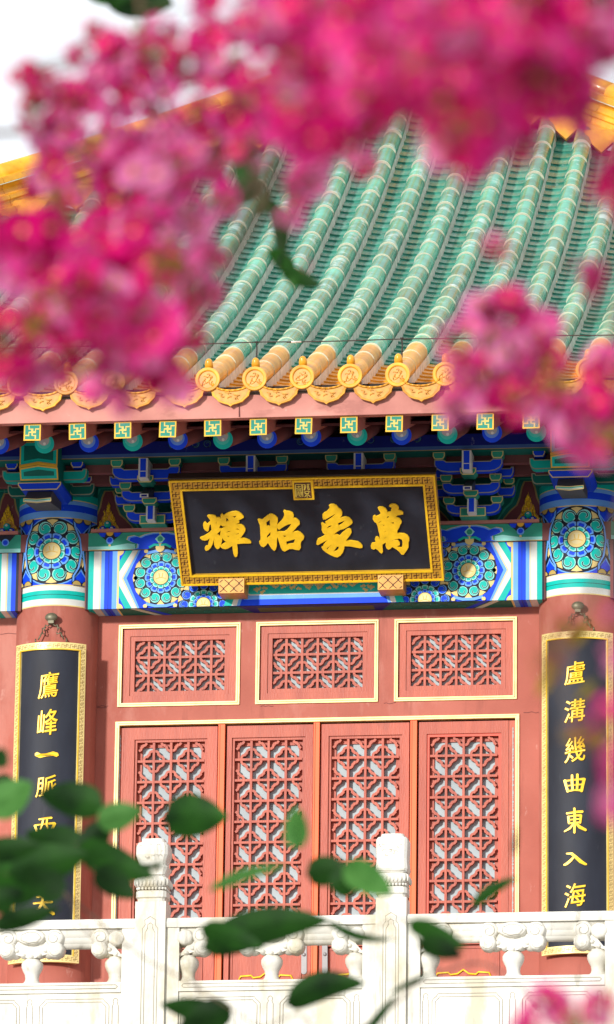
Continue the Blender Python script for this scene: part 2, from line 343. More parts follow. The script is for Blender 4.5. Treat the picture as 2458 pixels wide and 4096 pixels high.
def gilt(x0, x1, z0, z1, wd, y, sides='lrtb'):
    """double gilt moulding"""
    mb = MB()
    for k, (o, t, yy) in enumerate(((0, wd * .42, y), (wd * .42, wd * .16, y + .008), (wd * .58, wd * .42, y + .002))):
        m = 'gold_trim' if k != 1 else 'fret_groove'
        frame(mb, x0 + o, x1 - o, z0 + o, z1 - o, t, yy, .0, m)
    return mb
# transom windows
lt_me = None
for i, (c, h) in enumerate(TR):
    x0, x1 = c - h, c + h
    # frame ring
    m1 = MB(); frame(m1, x0 + .028, x1 - .028, TZ0 + .028, TZ1 - .028, .060, .012, .16, 'red_wood'); frame(m1, x0 + .090, x1 - .090, TZ0 + .090, TZ1 - .090, .034, .020, .16, 'red_wood')
    win = m1.obj('transom_window', hall)
    gilt(x0, x1, TZ0, TZ1, .028, -.014).obj('gilt_moulding', win)
    wi, hi = 2 * h - .248, TZ1 - TZ0 - .248
    if lt_me is None:
        s = wi / 5.76; t = hi / 2.8
        lt_me = lattice(wi, hi, [s * (.88 + k) for k in range(5)], [t * (.9 + k) for k in range(2)], .019, .046, s, t * 1.02, 1, .68, .56).mesh('lattice')
    part('lattice', lt_me, win, (x0 + .124, .034, TZ0 + .124))
    m2 = MB(); m2.box(x0 + .10, x1 - .10, .084, .09, TZ0 + .10, TZ1 - .10, 'paper'); m2.obj('paper_pane', win)
# door surround
mb = MB()
for (x0, x1, z0, z1) in ((-DX, DX, DT - .028, DT), (-DX, -DX + .03, Z0, DT - .028), (DX - .03, DX, Z0, DT - .028)):
    mb.box(x0, x1, -.015, .05, z0, z1, 'gold_trim')
    if x1 - x0 > 1: mb.box(x0 + .02, x1 - .02, -.0165, -.014, z0 + .012, z0 + .015, 'fret_groove')
    else: mb.box(x0 + .013, x0 + .017, -.0165, -.014, z0, z1 - .02, 'fret_groove')
mb.obj('door_surround', hall)
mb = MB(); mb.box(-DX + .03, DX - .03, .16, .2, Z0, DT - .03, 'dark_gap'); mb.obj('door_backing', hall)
# four door leaves
DL = [(-1.505, -.775), (-.700, -.030), (.030, .715), (.790, 1.482)]
LAT = [(-1.400, -.876), (-.640, -.114), (.112, .638), (.872, 1.404)]
door_lat = None
for i, ((x0, x1), (a0, a1)) in enumerate(zip(DL, LAT)):
    top, sill = 9.985, Z0 + .05; lt, lb = 9.868, 8.392
    mb = MB(); f = lambda u, v, y: (u, y, v)
    wf = a0 - x0 - .022; wr = x1 - a1 - .022
    # outer mitred frame
    for P in ([(x0, top), (x1, top), (x1 - wr, lt + .023), (x0 + wf, lt + .023)], [(x0, sill), (x0, top), (x0 + wf, lt + .023), (x0 + wf, sill)], [(x1, sill), (x1, top), (x1 - wr, lt + .023), (x1 - wr, sill)]):
        mb.prism(P, f, .02, .12, 'red_wood')
    frame(mb, a0 - .022, a1 + .022, lb - .022, lt + .022, .020, .034, .13, 'red_wood')
    mb.box(a0 - .03, a1 + .03, .024, .12, lb - .14, lb - .024, 'red_wood')
    mb.box(a0 - .03, a1 + .03, .024, .12, 7.86, 7.93, 'red_wood'); mb.box(a0 - .03, a1 + .03, .024, .12, sill, sill + .08, 'red_wood')
    leaf = mb.obj('door_leaf', hall)
    if i == 3: tag(leaf, 'leaf with a brighter red inner frame')
    wi, hi = a1 - a0 - .004, lt - lb
    if door_lat is None:
        sx = wi / 3.87; rows = []; z = hi - .146
        while z > .02: rows.append(z); z -= .1625
        rows = rows[::-1]; par = (len(rows) + 1) % 2
        door_lat = lattice(wi, hi, [sx * (.935 + k) for k in range(3)], rows, .0185, .046, sx, .1625, par, .575, .495).mesh('lattice')
    part('lattice', door_lat, leaf, (a0 + .002, .038, lb))
    if i == 3: m4 = MB(); frame(m4, a0 - .0235, a1 + .0235, lb - .0235, lt + .0235, .0225, .0325, .05, 'red_bright'); m4.obj('inner_frame', leaf)
    m2 = MB(); frame(m2, a0 - .02, a1 + .02, lb - .02, lt + .02, .052, .078, .12, 'red_wood'); m2.obj('back_frame', leaf)
    m2 = MB(); m2.box(a0 + .01, a1 - .01, .092, .098, lb, lt, 'paper'); m2.obj('paper_pane', leaf)
    # middle and lower panels with gilt ruyi moulding
    for z0, z1 in ((7.94, 8.245), (sill + .09, 7.85)):
        m2 = MB(); m2.box(a0 - .02, a1 + .02, .05, .1, z0, z1, 'red_wood'); frame(m2, a0 - .01, a1 + .01, z0 + .01, z1 - .01, .012, .042, .052, 'red_wood')
        pn = m2.obj('door_panel', leaf); m3 = MB(); c = (a0 + a1) / 2; hw = (a1 - a0) / 2 - .05
        pts = [(c - hw, .045, z0 + .055), (c - hw + .02, .043, z0 + .095), (c - hw + .1, .043, z0 + .10), (c - hw * .45, .043, z0 + .082), (c - hw * .2, .043, z0 + .088), (c, .043, z0 + .12)]
        pts = pts + [(2 * c - p[0], p[1], p[2]) for p in pts[::-1][1:]]
        m3.tube(pts, .0075, 'gold_leaf', 6); m3.obj('gilt_ruyi_line', pn)
    if i in (1, 2):
        m2 = MB(); xx = x1 - .05 if i == 1 else x0 + .05; P = [(xx + .022 * math.cos(t), 8.16 + (.10 if math.sin(t) > 0 else -.10) + .022 * math.sin(t)) for t in [k * math.pi / 6 for k in range(12)]]
        m2.prism(P, f, .012, .022, 'plate_grey'); m2.ell((xx, .008, 8.19), .014, .008, .014, 'plate_grey'); m2.obj('handle_plate', leaf)
# stiles between the leaves (bright orange-red), each its own piece
for x, wd in ((-.7385, .050), (0.0, .046), (.752, .050)):
    mb = MB(); mb.box(x - wd / 2, x + wd / 2, -.01, .1, Z0, 9.993, 'orange_wood'); mb.box(x - wd / 2 + .004, x - wd / 2 + .012, -.016, -.0095, Z0, 9.99, 'orange_wood'); mb.obj('door_stile', hall)
mb = MB()
for z in [9.93 - k * .04 for k in range(42)]:
    for x_ in (-1.536, 1.516):
        for q_ in range(5): w_ = .0035 + max(0, rnd.gauss(0, .003)); mb.box(x_ - w_ * .5, x_ + w_, .019, .024, z - .008 * (q_ + 1), z - .008 * q_, 'paper')
tag(mb.obj('peeling_paint', hall), kind='stuff')
for x0, x1 in ((-DX + .032, -1.507), (1.484, DX - .032)): mb = MB(); mb.box(x0, x1, .024, .12, Z0, 9.985, 'red_wood'); mb.obj('door_jamb', hall)

# ------------------------------------------------------------------ columns with painted heads
CR = .32
def cyl(u, v, w_): a = u / CR; r = CR + w_ + .0016; return (r * math.sin(a), -r * math.cos(a), v)
ZB = 10.9
def col_paint():
    p = Paint(cyl, .024); H = .50
    def band(z0, z1, c, L=1): p.rect(-H, H, z0, z1, c, L)
    for z0, z1, c in ((10.888, 10.897, 'gold'), (10.897, 10.945, 'white'), (10.945, 10.977, 'teal'), (10.977, 10.981, 'black'), (10.981, 11.012, 'teal'), (11.012, 11.051, 'white'), (11.051, 11.060, 'gold'),
                      (11.060, 11.586, 'blue'), (11.586, 11.595, 'gold'), (11.595, 11.646, 'lblue'), (11.646, 11.700, 'blue'), (11.700, 11.732, 'lblue'), (11.732, 11.739, 'gold'), (11.739, 11.795, 'teal'), (11.795, 11.98, 'dgreen')):
        band(z0, z1, c)
    cy = 11.323; z0, z1 = 11.06, 11.586
    for c0 in (-.47, 0, .47):
        cl = p.clip; p.clip = [(1, 0, c0 + .235), (-1, 0, -c0 + .235), (0, 1, z1), (0, -1, -z0)]
        p.disc(c0, cy, .276, 'lblue', 2, 40); p.disc(c0, cy, .266, 'black', 3, 40)
        p.medallion(c0, cy, .256, 10, 'teal', 'blue', 4, R(90))
        for sx in (-1, 1):
            for sz in (z0, z1): p.disc(c0 + sx * .195, sz, .040, 'black', 22, 14); p.disc(c0 + sx * .195, sz, .034, (.50, .36, .10), 23, 14)
            p.stroke([(c0 + sx * .16, z1), (c0 + sx * .17, z1 - .07), (c0 + sx * .212, z1 - .16), (c0 + sx * .226, cy), (c0 + sx * .205, z0 + .14), (c0 + sx * .165, z0 + .07), (c0 + sx * .165, z0)], .018, 'lblue', 20)
            p.stroke([(c0 + sx * .153, z1), (c0 + sx * .162, z1 - .07), (c0 + sx * .203, z1 - .16), (c0 + sx * .217, cy), (c0 + sx * .196, z0 + .14), (c0 + sx * .157, z0 + .07), (c0 + sx * .157, z0)], .006, 'black', 21)
        p.clip = []
    return p.mesh('painted_medallion')
cp = col_paint(); col_me = None
for x in (-7.6, -4.85, -2.04, 2.04, 4.85, 7.6):
    if col_me is None:
        mb = MB(); mb.tube([(0, 0, Z0 + .02), (0, 0, Z0 + .06), (0, 0, 9), (0, 0, 11.98)], [CR + .06, CR, CR, CR], 'red_wall', 56); mb.tube([(0, 0, Z0 - .01), (0, 0, Z0 + .05), (0, 0, Z0 + .10)], [.46, .46, .38], 'marble', 40); col_me = mb.mesh('column')
    c = part('column', col_me, hall, (x, 0, 0)); part('painted_medallion', cp, c, (x, 0, 0))

# ------------------------------------------------------------------ architraves
BY = -.23; BZ0, BZ1 = 10.875, 11.336
def stripes(p, z0, z1, L):
    for a, b, c in ((-1.765, -1.725, 'teal'), (-1.725, -1.674, 'white'), (-1.674, -1.667, 'gold'), (-1.667, -1.639, 'lblue'), (-1.639, -1.579, 'blue'), (-1.579, -1.541, 'lblue'), (-1.541, -1.525, 'gold')): p.rect(a, b, z0, z1, c, L)
    p.rect(-1.61, -1.607, z0, z1, 'black', L + 1)
def half_beam(p):
    z0, z1 = BZ0, BZ1; zm = 11.115
    p.rect(-1.782, -1.765, z0, z1, 'black', 1); stripes(p, z0, z1, 1)
    p.clip = [(-1, 0, 1.525), (0, 1, z1), (0, -1, -z0), (1, 0, 0)]
    p.rect(-1.525, -.35, z0, z1, 'blue', 1)
    for k_ in range(5): p.scroll(-1.02 + .0 * k_, z1 - .03 - .09 * k_, .034, 1 + k_, 1, 'blue', 'lblue', 2)
    # corner fillers by the left chevron
    for sz in (z0, z1): p.disc(-1.50, sz, .12, 'lblue', 2); p.disc(-1.50, sz, .105, 'blue', 3); p.disc(-1.53, sz, .04, 'gold', 4)
    B = [(-1.475, -1.60), (-1.421, -1.555), (-1.385, -1.503), (-1.378, -1.494), (-1.361, -1.466), (-1.315, -1.414)]
    for (a, b), (c, d), k in zip(B[:-1], B[1:], ('teal', 'white', 'gold', 'lblue', 'blue')):
        p.poly([(a, z1), (c, z1), (d, zm), (b, zm)], k, 6); p.poly([(b, zm), (d, zm), (c, z0), (a, z0)], k, 6)
    # upper and lower blue fields behind the first flower
    p.medallion(-1.196, zm, .222, 12, 'teal', 'blue', 7, R(90))
    p.poly([(-1.414, zm), (-1.385, zm + .035), (-1.36, zm), (-1.385, zm - .035)], 'teal', 8)
    for sz, sg in ((z0, 1), (z1, -1)):
        p.stroke([(-1.31, sz + sg * .03), (-1.24, sz + sg * .012), (-1.15, sz + sg * .012), (-1.08, sz + sg * .03)], .022, 'lblue', 24); p.disc(-1.315, sz + sg * .012, .016, 'gold', 25, 12); p.disc(-1.08, sz + sg * .012, .016, 'gold', 25, 12)
    for sz in (z0 + .018, z1 - .0): p.medallion(-.86, sz, .205, 12, 'blue', 'teal', 8, R(15))
    # inner chevron and the centre panel
    zc = 11.13
    B = [(-.64, -.56), (-.60, -.52), (-.575, -.495)]
    for (a, b), (c, d), k in zip([(-.70, -.62)] + B[:-1], B, ('teal', 'white', 'lblue')):
        p.poly([(a, z0), (c, z0), (d, zc), (b, zc)], k, 26); p.poly([(b, zc), (d, zc), (c, z1), (a, z1)], k, 26)
    p.poly([(-.575, z0), (0, z0), (0, z1), (-.575, z1), (-.495, zc)], 'blue', 27)
    p.poly([(-.545, z0 + .045), (0, z0 + .045), (0, z1 - .05), (-.545, z1 - .05), (-.50, zc)], 'lblue', 28)
    p.poly([(-.52, z0 + .082), (-.50, z0 + .076), (0, z0 + .076), (0, z1 - .085), (-.50, z1 - .085)], 'white', 29)
    p.poly([(-.51, z0 + .094), (-.49, z0 + .086), (0, z0 + .086), (0, z1 - .095), (-.49, z1 - .095)], (.02, .60, .50), 30)
    r2 = random.Random(3)
    for k in range(26):
        x = -.47 + .46 * k / 26; z = z0 + .120 + r2.uniform(-.015, .07); a = r2.uniform(0, 6)
        p.stroke([(x, z), (x + .012, z + .014 * math.sin(a)), (x + .026, z + .014 * math.cos(a)), (x + .038, z + .006)], .015, 'gold', 31 + k % 3)
    p.clip = []
def beam(x0, x1, side):
    mb = MB(); mb.box(x0, x1, BY, .0, BZ0, BZ1, 'brown_board'); b = mb.obj('architrave_beam', hall)
    p = Paint(frontal(BY - .001)); q = Paint(lambda u, v, w_: (u, v, BZ0 - .001 - w_))
    if side == 0:
        for s in (1, -1): p.sgn = s; half_beam(p)
        for s in (1, -1):
            q.sgn = s; stripes(q, BY, -.004, 1)
            q.clip = [(-1, 0, 1.525), (1, 0, 0)]; q.rect(-1.53, 0, BY, -.004, 'dgreen', 1)
            q.poly([(-1.44, BY), (-1.38, BY), (-1.22, 0), (-1.28, 0)], 'pale', 2); q.poly([(-1.36, BY), (-1.30, BY), (-1.14, 0), (-1.20, 0)], 'blue', 2)
            for k in range(9): q.scroll(-1.2 + .07 * k, BY + .06 + .08 * (k % 2), .032, k, 1, 'dgreen', 'teal', 3)
            q.poly([(-.6, BY), (0, BY), (0, 0), (-.5, 0)], 'dblue', 2); q.rect(-.45, 0, BY + .06, -.03, (.09, .10, .05), 3); q.clip = []
    else:
        s0 = -2.315 if side < 0 else 2.315; d = -1 if side < 0 else 1
        k = [(0, .02, 'black'), (.02, .055, 'blue'), (.055, .085, 'lblue'), (.085, .095, 'gold'), (.095, .135, 'white'), (.135, .18, 'teal'), (.18, .24, 'white'), (.24, .30, 'teal'), (.30, .42, 'blue')]
        for a, b_, c in k:
            u0, u1 = sorted((s0 + d * a, s0 + d * b_)); p.rect(u0, u1, BZ0, BZ1, c, 1); q.rect(u0, u1, BY, -.004, c, 1)
        cx = s0 + d * .75; u0, u1 = sorted((s0 + d * .42, s0 + d * 2.2)); p.rect(u0, u1, BZ0, BZ1, 'blue', 1); q.rect(u0, u1, BY, 0, 'dgreen', 1); p.clip = [(0, 1, BZ1), (0, -1, -BZ0)]
        for kk in range(3): p.medallion(s0 + d * (.68 + .46 * kk), 11.115, .22, 12, 'teal' if kk % 2 == 0 else 'blue', 'blue' if kk % 2 == 0 else 'teal', 3)
        p.clip = []
    p.obj('painted_face', b); q.obj('painted_soffit', b)
beam(-1.79, 1.79, 0); beam(-4.55, -2.29, -1); beam(2.29, 4.55, 1)
# cloud board on top of the architrave
CY = -.252
def cloud_half(p):
    z0, z1 = BZ1 + .002, 11.476; zh = z1 - z0
    p.rect(-1.768, 0, z0, z1, 'green', 1); p.rect(-1.768, -1.40, z0, z0 + .03, 'lteal', 2); p.rect(-1.768, -1.42, z0, z0 + .006, 'gold', 3)
    cl = [(-1.43, z0 + .002), (-1.39, z0 + .01), (-1.385, z0 + .045), (-1.43, z0 + .06), (-1.47, z0 + .08), (-1.46, z0 + .105), (-1.41, z0 + .115), (-1.37, z0 + .10), (-1.33, z0 + .12), (-1.26, z0 + .135), (-1.15, z0 + .136), (-1.06, z0 + .115), (-1.02, z0 + .10), (-.98, z0 + .11), (-.93, z0 + .09), (-.95, z0 + .06), (-1.0, z0 + .05), (-1.01, z0 + .012), (-.96, z0)]
    sc_ = lambda k, dz=0: [(-1.2 + (x + 1.2) * k, z0 + (z - z0) * (k + dz)) for x, z in cl]
    p.poly(sc_(1.0), 'gold', 4); p.poly(sc_(.975, -.005), 'lblue', 5); p.poly(sc_(.91, -.02), 'blue', 6)
    p.poly([(-1.42, z0 + .002), (-1.40, z0 + .04), (-1.46, z0 + .05), (-1.60, z0 + .028), (-1.60, z0 + .002)], 'lteal', 7)
    p.poly([(-1.30, z0), (-1.24, z0 + .045), (-1.17, z0 + .045), (-1.10, z0)], 'black', 8)
    p.poly([(-1.22, z0 + .05), (-1.245, z0 + .08), (-1.205, z0 + .118), (-1.165, z0 + .08), (-1.19, z0 + .05)], 'lteal', 8); p.disc(-1.205, z0 + .078, .022, 'green', 9, 10); p.disc(-1.205, z0 + .124, .010, 'gold', 9, 8)
    p.disc(-1.205, z0 + .01, .035, 'gold', 9, 14); p.stroke([(-1.29, z0 + .012), (-1.25, z0 + .034), (-1.21, z0 + .03)], .018, 'teal', 10); p.stroke([(-1.12, z0 + .012), (-1.16, z0 + .034), (-1.20, z0 + .03)], .018, 'teal', 10)
    # pendant by the column
    p.poly([(-1.70, z1), (-1.50, z1), (-1.60, z0 + .05)], 'black', 4); p.poly([(-1.69, z1), (-1.63, z1), (-1.64, z1 - .035), (-1.67, z1 - .03)], 'blue', 5); p.poly([(-1.51, z1), (-1.57, z1), (-1.56, z1 - .035), (-1.53, z1 - .03)], 'blue', 5)
    p.disc(-1.6, z1, .028, 'gold2', 6, 12); p.disc(-1.6, z0 + .075, .030, 'lblue', 6, 10); p.disc(-1.6, z0 + .078, .020, 'blue', 7, 10); p.disc(-1.6, z0 + .036, .010, 'gold', 7, 8)
    for k in range(5): p.rect(-.9 + .2 * k, -.8 + .2 * k, z0 + .02, z1 - .02, 'blue', 4)
mb = MB(); mb.box(-4.5, 4.5, CY, -.005, BZ1 + .001, 11.476, 'brown_board'); cb = mb.obj('cloud_board', hall)
p = Paint(frontal(CY - .001))
for s in (1, -1): p.sgn = s; cloud_half(p)
for s in (-1, 1):
    p.sgn = s; p.rect(2.30, 4.5, BZ1, 11.476, 'green', 1); p.rect(2.30, 2.7, BZ1, BZ1 + .03, 'lteal', 2)
    p.poly([(2.34, 11.476), (2.5, 11.476), (2.42, BZ1 + .05)], 'black', 4); p.disc(2.42, BZ1 + .08, .03, 'lblue', 5, 10); p.disc(2.42, BZ1 + .08, .02, 'blue', 6, 10)
p.obj('painted_clouds', cb)
mb = MB()
for x0, x1 in ((-1.745, 1.745), (2.32, 4.5), (-4.5, -2.32)): mb.box(x0, x1, -.275, -.09, 11.479, 11.503, 'pink_board')
mb.obj('ledge_board', hall)

# ------------------------------------------------------------------ bracket zone
mb = MB(); mb.box(-4.6, 4.6, -.09, -.02, 11.49, 12.3, 'purple_board'); bb = mb.obj('bracket_board', hall)
p = Paint(frontal(-.092))
def bell(c, L=0):
    k = [(.20, 11.504), (.185, 11.56), (.13, 11.62), (.085, 11.66), (.06, 11.72), (.045, 11.80), (.025, 11.85)]
    for e, col, l in ((.055, 'green', 2), (.040, 'dgreen', 3), (.012, (.30, .22, .08), 4), (0, (.15, .035, .04), 5)):
        r_ = [(c + a + e, z + (e if i > 1 else 0) * .5) for i, (a, z) in enumerate(k)]; l_ = [(2 * c - x, z) for x, z in r_[::-1]]
        p.poly([(r_[0][0], 11.503)] + r_ + l_ + [(l_[-1][0], 11.503)], col, l)
for a, b in ((-4.5, 4.5),): p.rect(a, b, 11.503, 11.90, 'dgreen', 1)
FP = (-2.44, -1.645, -.83, 0, .83, 1.645, 2.44)
for c in FP: bell(c)
p.obj('painted_bells', bb)
r3 = random.Random(5)
for c in FP:   # gilded flame with three pearls
    mb = MB(); mb.prism([(c - .092, 11.508), (c + .092, 11.508), (c + .085, 11.56), (c + .055, 11.60), (c + .05, 11.64), (c + .018, 11.69), (c, 11.77), (c - .018, 11.69), (c - .05, 11.64), (c - .055, 11.60), (c - .085, 11.56)], lambda u, v, y: (u, y, v), -.0985, -.0975, 'block_gold')
    for k in range(80):
        t = r3.random() ** 1.3; hw = .085 * (1 - t) + .006; x = c + r3.uniform(-hw, hw); z = 11.515 + t * .21
        a = r3.uniform(.6, 1.4); mb.tube([(x, -.098, z), (x + r3.uniform(-.008, .008), -.106, z + .014 * a), (x + r3.uniform(-.004, .004), -.100, z + .028 * a)], [.006, .0055, .001], 'gold_leaf', 5)
    fl = mb.obj('flame_ornament', hall)
    for i, (dx, dz) in enumerate(((0, .068), (-.036, .028), (.036, .028))):
        q = Paint(lambda u, v, w_: (u, v, w_)); q.ell((c + dx, -.118, 11.511 + dz), .029, .022, .029, 'paint', 14, 8, C['teal'] if i == 0 else C['blue'])
        q.ell((c + dx, -.136, 11.518 + dz), .013, .008, .010, 'paint', 10, 6, C['white']); q.obj('pearl', fl)

def inset(poly, d):
    n = len(poly); cx = sum(a for a, _ in poly) / n; out = []
    ar = sum(poly[i][0] * poly[(i + 1) % n][1] - poly[(i + 1) % n][0] * poly[i][1] for i in range(n)); s = 1 if ar > 0 else -1
    for i in range(n):
        a, b, c = Vector(poly[i - 1]), Vector(poly[i]), Vector(poly[(i + 1) % n]); e1 = (b - a).normalized(); e2 = (c - b).normalized()
        n1 = Vector((-e1.y, e1.x)) * s; n2 = Vector((-e2.y, e2.x)) * s; m = (n1 + n2); m = m / max(.3, m.length_squared) * 2
        out.append((b.x + m.x * d, b.y + m.y * d))
    return out
def block(poly, y0, y1, face, name, parent, edge='dull', d=.009, rows=1):
    """painted timber block: body, lighter border line, coloured face"""
    e = {'dull': (.36, .34, .24), 'gold': C['gold'], 'pale': C['pale']}[edge]
    body = C[face] if isinstance(face, str) else face
    q = Paint(frontal(y0)); f = lambda u, v, y: (u, y, v)
    q.prism(poly, f, y0, y1, 'paint', tuple(x * .8 for x in body), back=True)
    q.poly(poly, e, 2); q.poly(inset(poly, d), body, 4)
    return q.obj(name, parent)
def dou(cx, zb, w_, h, y0, y1, face, parent):
    block([(cx - w_ * .34, zb), (cx + w_ * .34, zb), (cx + w_ * .5, zb + h * .42), (cx + w_ * .5, zb + h), (cx - w_ * .5, zb + h), (cx - w_ * .5, zb + h * .42)], y0, y1, face, 'bearing_block', parent, 'gold', .007)
def arm(cx, hw, z0, z1, y0, y1, face, parent, one=0):
    h = z1 - z0; e = [(-hw, z1), (-hw, z1 - h * .42), (-hw * .93, z0 + h * .28), (-hw * .80, z0 + h * .08), (-hw * .62, z0), (hw * .62, z0), (hw * .80, z0 + h * .08), (hw * .93, z0 + h * .28), (hw, z1 - h * .42), (hw, z1),
         (hw * .72, z1), (hw * .64, z1 - h * .16), (-hw * .64, z1 - h * .16), (-hw * .72, z1)]
    block([(cx + a, b) for a, b in e], y0, y1, face, 'bracket_arm', parent, 'dull', .008)
def bracket_set(cx):
    q = Paint(frontal(-.42)); s = q
    P = [(cx - .10, 11.503), (cx + .10, 11.503), (cx + .10, 11.575), (cx - .10, 11.575)]
    f = lambda u, v, y: (u, y, v); q.prism(P, f, -.40, -.10, 'paint', C['green']); q.fn = frontal(-.40); q.poly(P, C['gold'], 2); q.poly(inset(P, .008), C['green'], 3)
    o = q.obj('bracket_set', hall)
    arm(cx, .21, 11.530, 11.612, -.375, -.30, 'blue', o)
    for d in (-.185, .185): dou(cx + d, 11.606, .092, .056, -.39, -.29, 'green', o)
    # curved lower nose
    def nose(y0, y1, z0, z1, hw, face, nm='bracket_nose', dip=0):
        q = Paint(frontal(y0)); q.prism([(y1, z1), (y0, z1), (y0 - .0, z0 + dip), (y0 + .05, z0), (y1, z0)], lambda u, v, x: (x, u, v), cx - hw, cx + hw, 'paint', C['white'], back=True)
        q.poly([(cx - hw * .62, z0 + dip + .006), (cx + hw * .62, z0 + dip + .006), (cx + hw * .62, z1 - .004), (cx - hw * .62, z1 - .004)], C[face], 2); q.obj(nm, o)
    nose(-.50, -.30, 11.508, 11.640, .033, 'blue')
    dou(cx, 11.620, .115, .050, -.555, -.44, 'green', o)
    arm(cx, .222, 11.650, 11.738, -.535, -.47, 'blue', o)
    for sg in (-1, 1): arm(cx + sg * .245, .07, 11.685, 11.768, -.30, -.24, 'blue', o)
    for d in (-.19, .19): dou(cx + d, 11.742, .092, .056, -.55, -.45, 'green', o)
    for d in (-.27, .27): dou(cx + d, 11.775, .085, .05, -.31, -.23, 'green', o)
    # slanting beak
    q = Paint(frontal(-.79)); q.prism([(-.50, 11.745), (-.56, 11.745), (-.79, 11.640), (-.79, 11.612), (-.50, 11.690)], lambda u, v, x: (x, u, v), cx - .033, cx + .033, 'paint', (.06, .07, .09), back=True)
    q.poly([(cx - .033, 11.612), (cx + .033, 11.612), (cx + .033, 11.640), (cx - .033, 11.640)], C['white'], 2); q.poly([(cx - .022, 11.618), (cx + .022, 11.618), (cx + .022, 11.634), (cx - .022, 11.634)], C['dblue'], 3); q.obj('slanting_beak', o)
    dou(cx, 11.740, .125, .055, -.755, -.62, 'green', o)
    arm(cx, .262, 11.768, 11.868, -.735, -.67, 'blue', o)
    for sg in (-1, 1): arm(cx + sg * .25, .075, 11.785, 11.865, -.50, -.44, 'blue', o)
    for d in (-.225, .225): dou(cx + d, 11.868, .092, .058, -.75, -.65, 'green', o)
    nose(-.86, -.65, 11.748, 11.905, .036, 'blue', 'top_nose'); q = Paint(frontal(-.862)); q.rect(cx - .034, cx + .034, 11.797, 11.803, 'white', 3); q.obj('nose_band', o)
for cx in (-1.245, -.415, .415, 1.245): bracket_set(cx)
def column_set(cx):
    f = lambda u, v, y: (u, y, v)
    # great beam end: a peaked block with painted facets
    q = Paint(frontal(-.96)); X0, X1 = cx - .145, cx + .150
    q.prism([(-.96, 12.03), (-.96, 11.835), (-.90, 11.722), (-.3, 11.722), (-.3, 12.03)], lambda u, v, x: (x, u, v), X0, X1, 'paint', C['dgreen'], back=True)
    up = [(X0, 11.835), (cx, 11.86), (X1, 11.835), (X1, 12.03), (X0, 12.03)]
    q.poly(up, 'gold2', 2); q.poly(inset(up, .010), 'teal', 3); q.poly(inset(up, .034), 'dgreen', 4)
    q.fn = lambda u, v, w_: (u, -.96 + (11.835 - v) * .53 - w_, v)
    lo = [(X0, 11.735), (X1, 11.735), (X1, 11.82), (cx, 11.84), (X0, 11.82)]
    q.poly(lo, 'gold2', 3); q.poly(inset(lo, .010), 'teal', 4); q.poly(inset(lo, .030), 'dgreen', 5)
    q.fn = frontal(-.965); q.poly([(X0, 11.818), (cx, 11.842), (X1, 11.818), (X1, 11.838), (cx, 11.862), (X0, 11.838)], 'gold2', 8)
    o = q.obj('column_bracket_set', hall)
    block([(cx - .135, 11.66), (cx + .14, 11.66), (cx + .17, 11.70), (cx + .17, 11.722), (cx - .165, 11.722), (cx - .165, 11.70)], -.90, -.45, 'blue', 'bearing_block', o, 'gold', .008)
    q = Paint(frontal(-.97)); q.prism([(-.5, 11.66), (-.86, 11.66), (-.97, 11.575), (-.97, 11.545), (-.5, 11.60)], lambda u, v, x: (x, u, v), cx - .095, cx + .10, 'paint', (.07, .07, .08), back=True)
    P = [(cx - .105, 11.55), (cx, 11.538), (cx + .11, 11.55), (cx + .11, 11.58), (cx, 11.572), (cx - .105, 11.58)]
    q.poly(P, 'gold', 2); q.poly(inset(P, .007), 'teal', 3); q.poly([(x, z - .004) for x, z in inset(P, .011)], 'pale', 4); q.obj('beam_nose', o)
    for sg in (-1, 1):
        arm(cx + sg * .22, .11, 11.785, 11.875, -.70, -.62, 'teal', o); arm(cx + sg * .24, .10, 11.74, 11.83, -.42, -.36, 'dgreen', o)
        dou(cx + sg * .255, 11.88, .095, .062, -.72, -.62, 'blue', o); dou(cx + sg * .275, 11.835, .09, .05, -.43, -.35, 'blue', o)
for cx in (-2.04, 2.04): column_set(cx)
# eaves purlin with painted bands, red filler under it
mb = MB(); mb.box(-4.7, 4.7, -.80, -.58, 11.925, 12.05, 'brown_board'); pu = mb.obj('eaves_purlin', hall)
p = Paint(frontal(-.802))
for z0, z1, c in ((11.925, 11.931, (.40, .33, .14)), (11.931, 11.958, (.05, .13, .36)), (11.958, 12.05, 'dblue')): p.rect(-4.7, 4.7, z0, z1, c, 1)
for k, x in enumerate([-1.75 + .09 * i for i in range(40)]):
    if rnd.random() < .45: p.scroll(x, 12.022, .030, k, 1, 'dblue', (.06, .22, .30), 3)
p.obj('painted_bands', pu)
q = Paint(lambda u, v, w_: (u, v, 11.924 - w_)); q.rect(-4.7, 4.7, -.80, -.58, 'dgreen', 1); q.obj('painted_soffit', pu)
mb = MB(); mb.box(-4.7, 4.7, -.62, -.56, 11.86, 11.925, 'brown_board'); mb.box(-4.7, 4.7, -.42, -.36, 11.82, 12.1, 'brown_board'); mb.obj('tie_board', hall)

